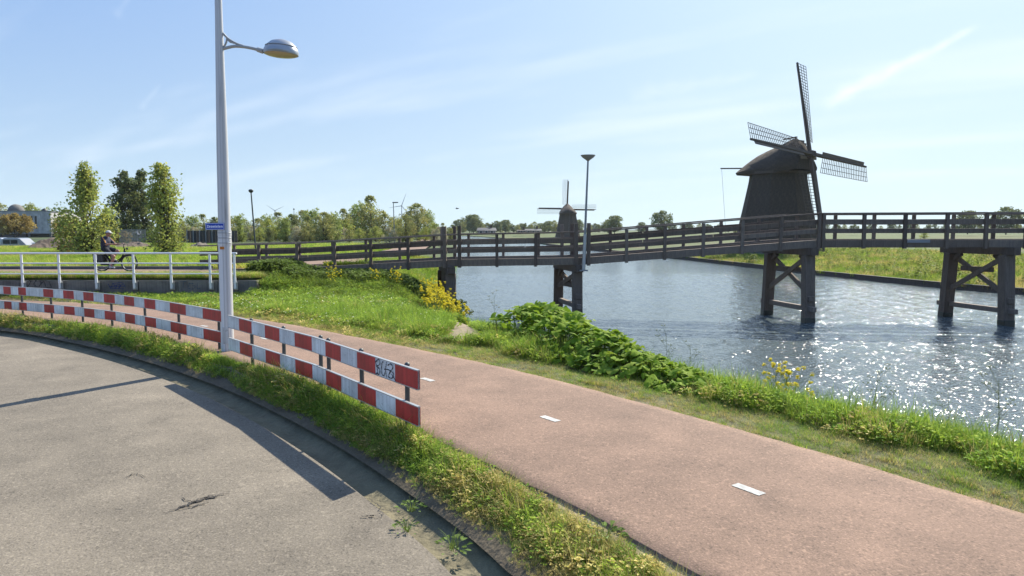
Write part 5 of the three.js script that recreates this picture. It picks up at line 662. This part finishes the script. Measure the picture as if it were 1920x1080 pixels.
// ------------------------------------------------------------ cyclist on the upper path, heading right
function blob(bones, ctr, half, res, k = 0.03) { // bones: [a, b, ra, rb] joined smoothly
  const mc = new MarchingCubes(res, new THREE.MeshBasicMaterial(), false, false, 60000); mc.isolation = 0; const h = res / 2; let o = 0;
  for (let z = 0; z < res; z++) for (let y = 0; y < res; y++) for (let x = 0; x < res; x++, o++) { const px = ctr.x + (x - h) / h * half, py = ctr.y + (y - h) / h * half, pz = ctr.z + (z - h) / h * half; let d = 1; for (const [a, b, ra, rb, sz = 1] of bones) { const ex = b.x - a.x, ey = b.y - a.y, ez = b.z - a.z, qx = px - a.x, qy = py - a.y, qz = (pz - a.z) , L2 = ex * ex + ey * ey + ez * ez || 1e-9, t = clamp((qx * ex + qy * ey + qz * ez) / L2), dz = (qz - ez * t) / sz; const di = Math.sqrt((qx - ex * t) ** 2 + (qy - ey * t) ** 2 + dz * dz) - lerp(ra, rb, t); const m = clamp(0.5 + 0.5 * (d - di) / k); d = lerp(d, di, m) - k * m * (1 - m); } mc.field[o] = -d; }
  mc.update(); const n = mc.count, g = new THREE.BufferGeometry(); const P = mc.positionArray.slice(0, n * 3), Nn = mc.normalArray.slice(0, n * 3); for (let i = 0; i < n; i++) { P[3 * i] = ctr.x + P[3 * i] * half; P[3 * i + 1] = ctr.y + P[3 * i + 1] * half; P[3 * i + 2] = ctr.z + P[3 * i + 2] * half; } g.setAttribute('position', new THREE.BufferAttribute(P, 3)); g.setAttribute('normal', new THREE.BufferAttribute(Nn, 3)); return g;
}
{
  const zc = -27.9, hub = at(242.7, 495, -zc), base = V(hub.x, UP_Y + 0.035, zc);
  const b = thing('bicycle', 'black city bicycle with rear bags ridden behind the white railing', 'bicycle', base), W = 0.345, HX = -1.12;
  for (const x of [0, HX]) { const ty = new THREE.TorusGeometry(W - 0.022, 0.024, 8, 40); ty.translate(x, W, 0); const wh = part('wheel', ty, M.black, b); const rm = new THREE.TorusGeometry(W - 0.05, 0.012, 6, 36); rm.translate(x, W, 0); part('rim', rm, M.galv, wh); const sp = []; for (let i = 0; i < 20; i++) { const a = i / 20 * 6.283; sp.push(rod(V(x, W, i % 2 ? 0.03 : -0.03), V(x + Math.cos(a) * (W - 0.05), W + Math.sin(a) * (W - 0.05), 0), 0.0016, 0.0016, 4)); } part('spokes', sp, M.galv, wh).userData.kind = 'stuff'; part('hub', rod(V(x, W, -0.06), V(x, W, 0.06), x ? 0.05 : 0.035, x ? 0.05 : 0.035, 10), M.dark, wh); const mg = new THREE.TorusGeometry(W + 0.018, 0.018, 6, 24, x ? 2.6 : 2.3); mg.rotateZ(x ? 0.2 : 0.7); mg.translate(x, W, 0); part('mudguard', mg, M.black, b); }
  part('frame', [tube([V(-0.16, 0.93, 0), V(-0.24, 0.68, 0), V(-0.46, 0.38, 0), V(-0.66, 0.30, 0)], 0.030, 20, 8), tube([V(-0.17, 0.86, 0), V(-0.3, 0.60, 0), V(-0.52, 0.44, 0), V(-0.74, 0.46, 0)], 0.018, 20, 6), rod(V(-0.66, 0.30, 0), V(-0.84, 0.84, 0), 0.021, 0.017), rod(V(-0.66, 0.30, 0.04), V(HX, W, 0.06), 0.012), rod(V(-0.66, 0.30, -0.04), V(HX, W, -0.06), 0.012), rod(V(-0.79, 0.68, 0.02), V(HX, W, 0.06), 0.010), rod(V(-0.79, 0.68, -0.02), V(HX, W, -0.06), 0.010), rod(V(-0.72, 0.32, 0.0), V(-0.5, 0.42, 0.0), 0.055, 0.06)], M.black, b);
  part('fork', [rod(V(-0.20, 1.0, 0), V(-0.13, 0.74, 0), 0.02), tube([V(-0.13, 0.74, 0.05), V(-0.07, 0.55, 0.055), V(0, W, 0.06)], 0.012, 10, 6), tube([V(-0.13, 0.74, -0.05), V(-0.07, 0.55, -0.055), V(0, W, -0.06)], 0.012, 10, 6), rod(V(-0.13, 0.74, -0.06), V(-0.13, 0.74, 0.06), 0.016)], M.black, b);
  const hb = part('handlebar', [rod(V(-0.20, 1.0, 0), V(-0.19, 1.12, 0), 0.016), tube([V(-0.38, 1.10, 0.29), V(-0.27, 1.12, 0.27), V(-0.19, 1.12, 0.15), V(-0.17, 1.12, 0), V(-0.19, 1.12, -0.15), V(-0.27, 1.12, -0.27), V(-0.38, 1.10, -0.29)], 0.012, 30, 6)], M.dark, b); part('grip', [rod(V(-0.39, 1.10, 0.292), V(-0.29, 1.115, 0.275), 0.017), rod(V(-0.39, 1.10, -0.292), V(-0.29, 1.115, -0.275), 0.017)], M.black, hb); part('headlight', rod(V(-0.10, 0.93, 0), V(-0.04, 0.93, 0), 0.035, 0.04, 12), M.dark, b); part('cable', tube([V(-0.18, 1.13, 0.1), V(-0.04, 1.15, 0.06), V(-0.02, 0.98, 0.03), V(-0.1, 0.82, 0.03)], 0.005, 16, 5), M.black, b);
  const sd2 = new THREE.SphereGeometry(0.12, 14, 10); sd2.scale(1.15, 0.4, 0.85); sd2.translate(-0.90, 0.87, 0); part('saddle', sd2, M.black, b);
  part('carrier', [rod(V(-0.86, 0.73, 0.06), V(-1.42, 0.75, 0.06), 0.009), rod(V(-0.86, 0.73, -0.06), V(-1.42, 0.75, -0.06), 0.009), rod(V(-1.36, 0.74, 0.06), V(HX, W, 0.07), 0.007)], M.black, b);
  for (const s of [1, -1]) { const bag = part('pannier', box(0.40, 0.36, 0.13, -1.16, 0.56, s * 0.15, 0.03), M.dark, b); if (s > 0) part('reflector_panel', box(0.16, 0.20, 0.006, -1.25, 0.58, 0.217, 0.002), mat([0.48, 0.55, 0.66], 0.5), bag); part('flap', box(0.42, 0.10, 0.145, -1.16, 0.71, s * 0.15, 0.03), M.black, bag); }
  part('chain_case', box(0.55, 0.12, 0.04, -0.86, 0.32, 0.07, 0.018), M.black, b); part('crank', [rod(V(-0.66, 0.30, 0.09), V(-0.60, 0.145, 0.10), 0.013), rod(V(-0.66, 0.30, -0.09), V(-0.72, 0.455, -0.10), 0.013), rod(V(-0.66, 0.3, -0.1), V(-0.66, 0.3, 0.1), 0.02)], M.galv, b); for (const [x, y, z] of [[-0.60, 0.145, 0.16], [-0.72, 0.455, -0.16]]) part('pedal', box(0.09, 0.022, 0.10, x, y, z, 0.006), M.black, b);
  // rider
  const p = thing('person', 'cyclist in dark blue shirt and white cap riding upright, hands on the handlebar', 'person', base); const skin = mat([0.46, 0.24, 0.165], 0.6), navy = mat([0.020, 0.026, 0.065], 0.85), shortM = mat([0.018, 0.020, 0.03], 0.9), whiteC = mat([0.62, 0.62, 0.62], 0.8), orange = mat([0.75, 0.33, 0.05], 0.8);
  const hip = V(-0.95, 0.94, 0), chest = V(-0.93, 1.24, 0), neck = V(-0.87, 1.41, 0), head = V(-0.80, 1.545, 0);
  const legs = [[V(-0.93, 0.93, 0.10), V(-0.55, 0.62, 0.13), V(-0.68, 0.24, 0.15)], [V(-0.93, 0.93, -0.10), V(-0.52, 0.83, -0.13), V(-0.78, 0.54, -0.15)]], arms = [1, -1].map(s => [V(-0.92, 1.345, s * 0.185), V(-0.74, 1.11, s * 0.275), V(-0.42, 1.125, s * 0.285)]);
  const torso = [[hip, V(-0.95, 1.08, 0), 0.135, 0.125, 1.25], [V(-0.95, 1.08, 0), chest, 0.128, 0.135, 1.25], [chest, V(-0.91, 1.34, 0), 0.13, 0.09, 1.5]];
  const body = [...torso, [neck, V(-0.83, 1.50, 0), 0.055, 0.055], [head, V(-0.785, 1.58, 0), 0.088, 0.092, 0.85], [V(-0.765, 1.50, 0), V(-0.755, 1.475, 0), 0.062, 0.045, 0.9], [V(-0.705, 1.53, 0), V(-0.697, 1.515, 0), 0.014, 0.018]]; // nose and chin
  for (const s of [1, -1]) body.push([V(-0.81, 1.55, s * 0.080), V(-0.815, 1.525, s * 0.082), 0.020, 0.014]);
  for (const [a, c, d] of legs) { body.push([a, c, 0.088, 0.058], [c, c.clone().lerp(d, 0.35), 0.056, 0.060], [c.clone().lerp(d, 0.35), d, 0.060, 0.036], [d, d.clone().add(V(0.10, -0.07, 0)), 0.038, 0.034]); }
  for (const [a, c, d] of arms) { body.push([a, c, 0.052, 0.040], [c, d, 0.041, 0.026]); }
  const hands = arms.map(([, , d], i) => { const s = i ? -1 : 1, bn = [[d, d.clone().add(V(0.055, 0.002, 0)), 0.026, 0.030, 1.15]]; for (let k = 0; k < 4; k++) { const x = d.x + 0.035 + k * 0.0205, z0 = d.z - s * 0.0, L = [0.030, 0.034, 0.032, 0.026][k]; bn.push([V(x, d.y + 0.020, z0 + s * 0.014), V(x + 0.002, d.y + 0.008, z0 + s * (0.014 + L)), 0.009, 0.0085], [V(x + 0.002, d.y + 0.008, z0 + s * (0.014 + L)), V(x + 0.001, d.y - 0.024, z0 + s * (0.010 + L * 0.7)), 0.0085, 0.0075]); } bn.push([V(d.x + 0.03, d.y - 0.005, d.z - s * 0.022), V(d.x + 0.075, d.y - 0.02, d.z - s * 0.030), 0.011, 0.009]); return blob(bn, d.clone().add(V(0.05, 0, 0)), 0.10, 56, 0.008); });
  part('body', [blob(body, V(-0.78, 0.92, 0), 0.78, 124, 0.028), ...hands], skin, p);
  part('shirt', blob([...torso.map(([a, c, r1, r2, s]) => [a, c, r1 + 0.018, r2 + 0.018, s]), ...arms.map(([a, c]) => [a, a.clone().lerp(c, 0.86), 0.072, 0.062])], V(-0.9, 1.15, 0), 0.42, 84, 0.04), navy, p);
  part('sleeve_stripe', arms.map(([a, c, d], i) => tube([a.clone().add(V(0.0, 0.055, (i ? -1 : 1) * 0.03)), a.clone().lerp(c, 0.5).add(V(0.03, 0.03, (i ? -1 : 1) * 0.05)), c.clone().lerp(a, 0.14).add(V(0.02, 0.02, (i ? -1 : 1) * 0.055))], 0.022, 12, 6)), orange, p);
  part('shorts', blob([[V(-0.95, 0.98, 0), hip, 0.15, 0.15, 1.2], ...legs.map(([a, c]) => [a, a.clone().lerp(c, 0.66), 0.112, 0.092])], V(-0.85, 0.9, 0), 0.36, 72, 0.04), shortM, p);
  for (const [, , d] of legs) { part('shoe', blob([[d.clone().add(V(-0.03, -0.055, 0)), d.clone().add(V(0.14, -0.075, 0)), 0.046, 0.034], [d.clone().add(V(0, 0, 0)), d.clone().add(V(0.02, -0.05, 0)), 0.044, 0.045]], d.clone().add(V(0.05, -0.04, 0)), 0.16, 44, 0.02), whiteC, p); part('sock', rod(d.clone().add(V(0.0, 0.09, 0)), d, 0.043, 0.041, 10), whiteC, p); }
  const cap = new THREE.SphereGeometry(0.112, 18, 10, 0, 6.283, 0, 1.5); cap.scale(1.02, 0.85, 0.92); cap.translate(-0.795, 1.578, 0); part('cap', [cap, (() => { const g = new THREE.SphereGeometry(0.075, 14, 6, 0, 6.283, 0, 1.57); g.scale(1.2, 0.2, 1); g.rotateZ(-0.15); g.translate(-0.70, 1.572, 0); return g; })()], whiteC, p); part('hair', (() => { const g = new THREE.SphereGeometry(0.100, 16, 8, 0, 6.283, 1.2, 0.9); g.scale(0.9, 1, 0.93); g.translate(-0.825, 1.575, 0); return g; })(), mat([0.05, 0.045, 0.04], 0.9), p); part('glasses', [box(0.02, 0.03, 0.13, -0.705, 1.553, 0, 0.006), rod(V(-0.71, 1.557, 0.066), V(-0.81, 1.56, 0.086), 0.005), rod(V(-0.71, 1.557, -0.066), V(-0.81, 1.56, -0.086), 0.005)], M.black, p); part('mouth', box(0.012, 0.008, 0.04, -0.706, 1.487, 0, 0.002), mat([0.25, 0.07, 0.06], 0.6), p);
}

renderer.render(scene, camera);
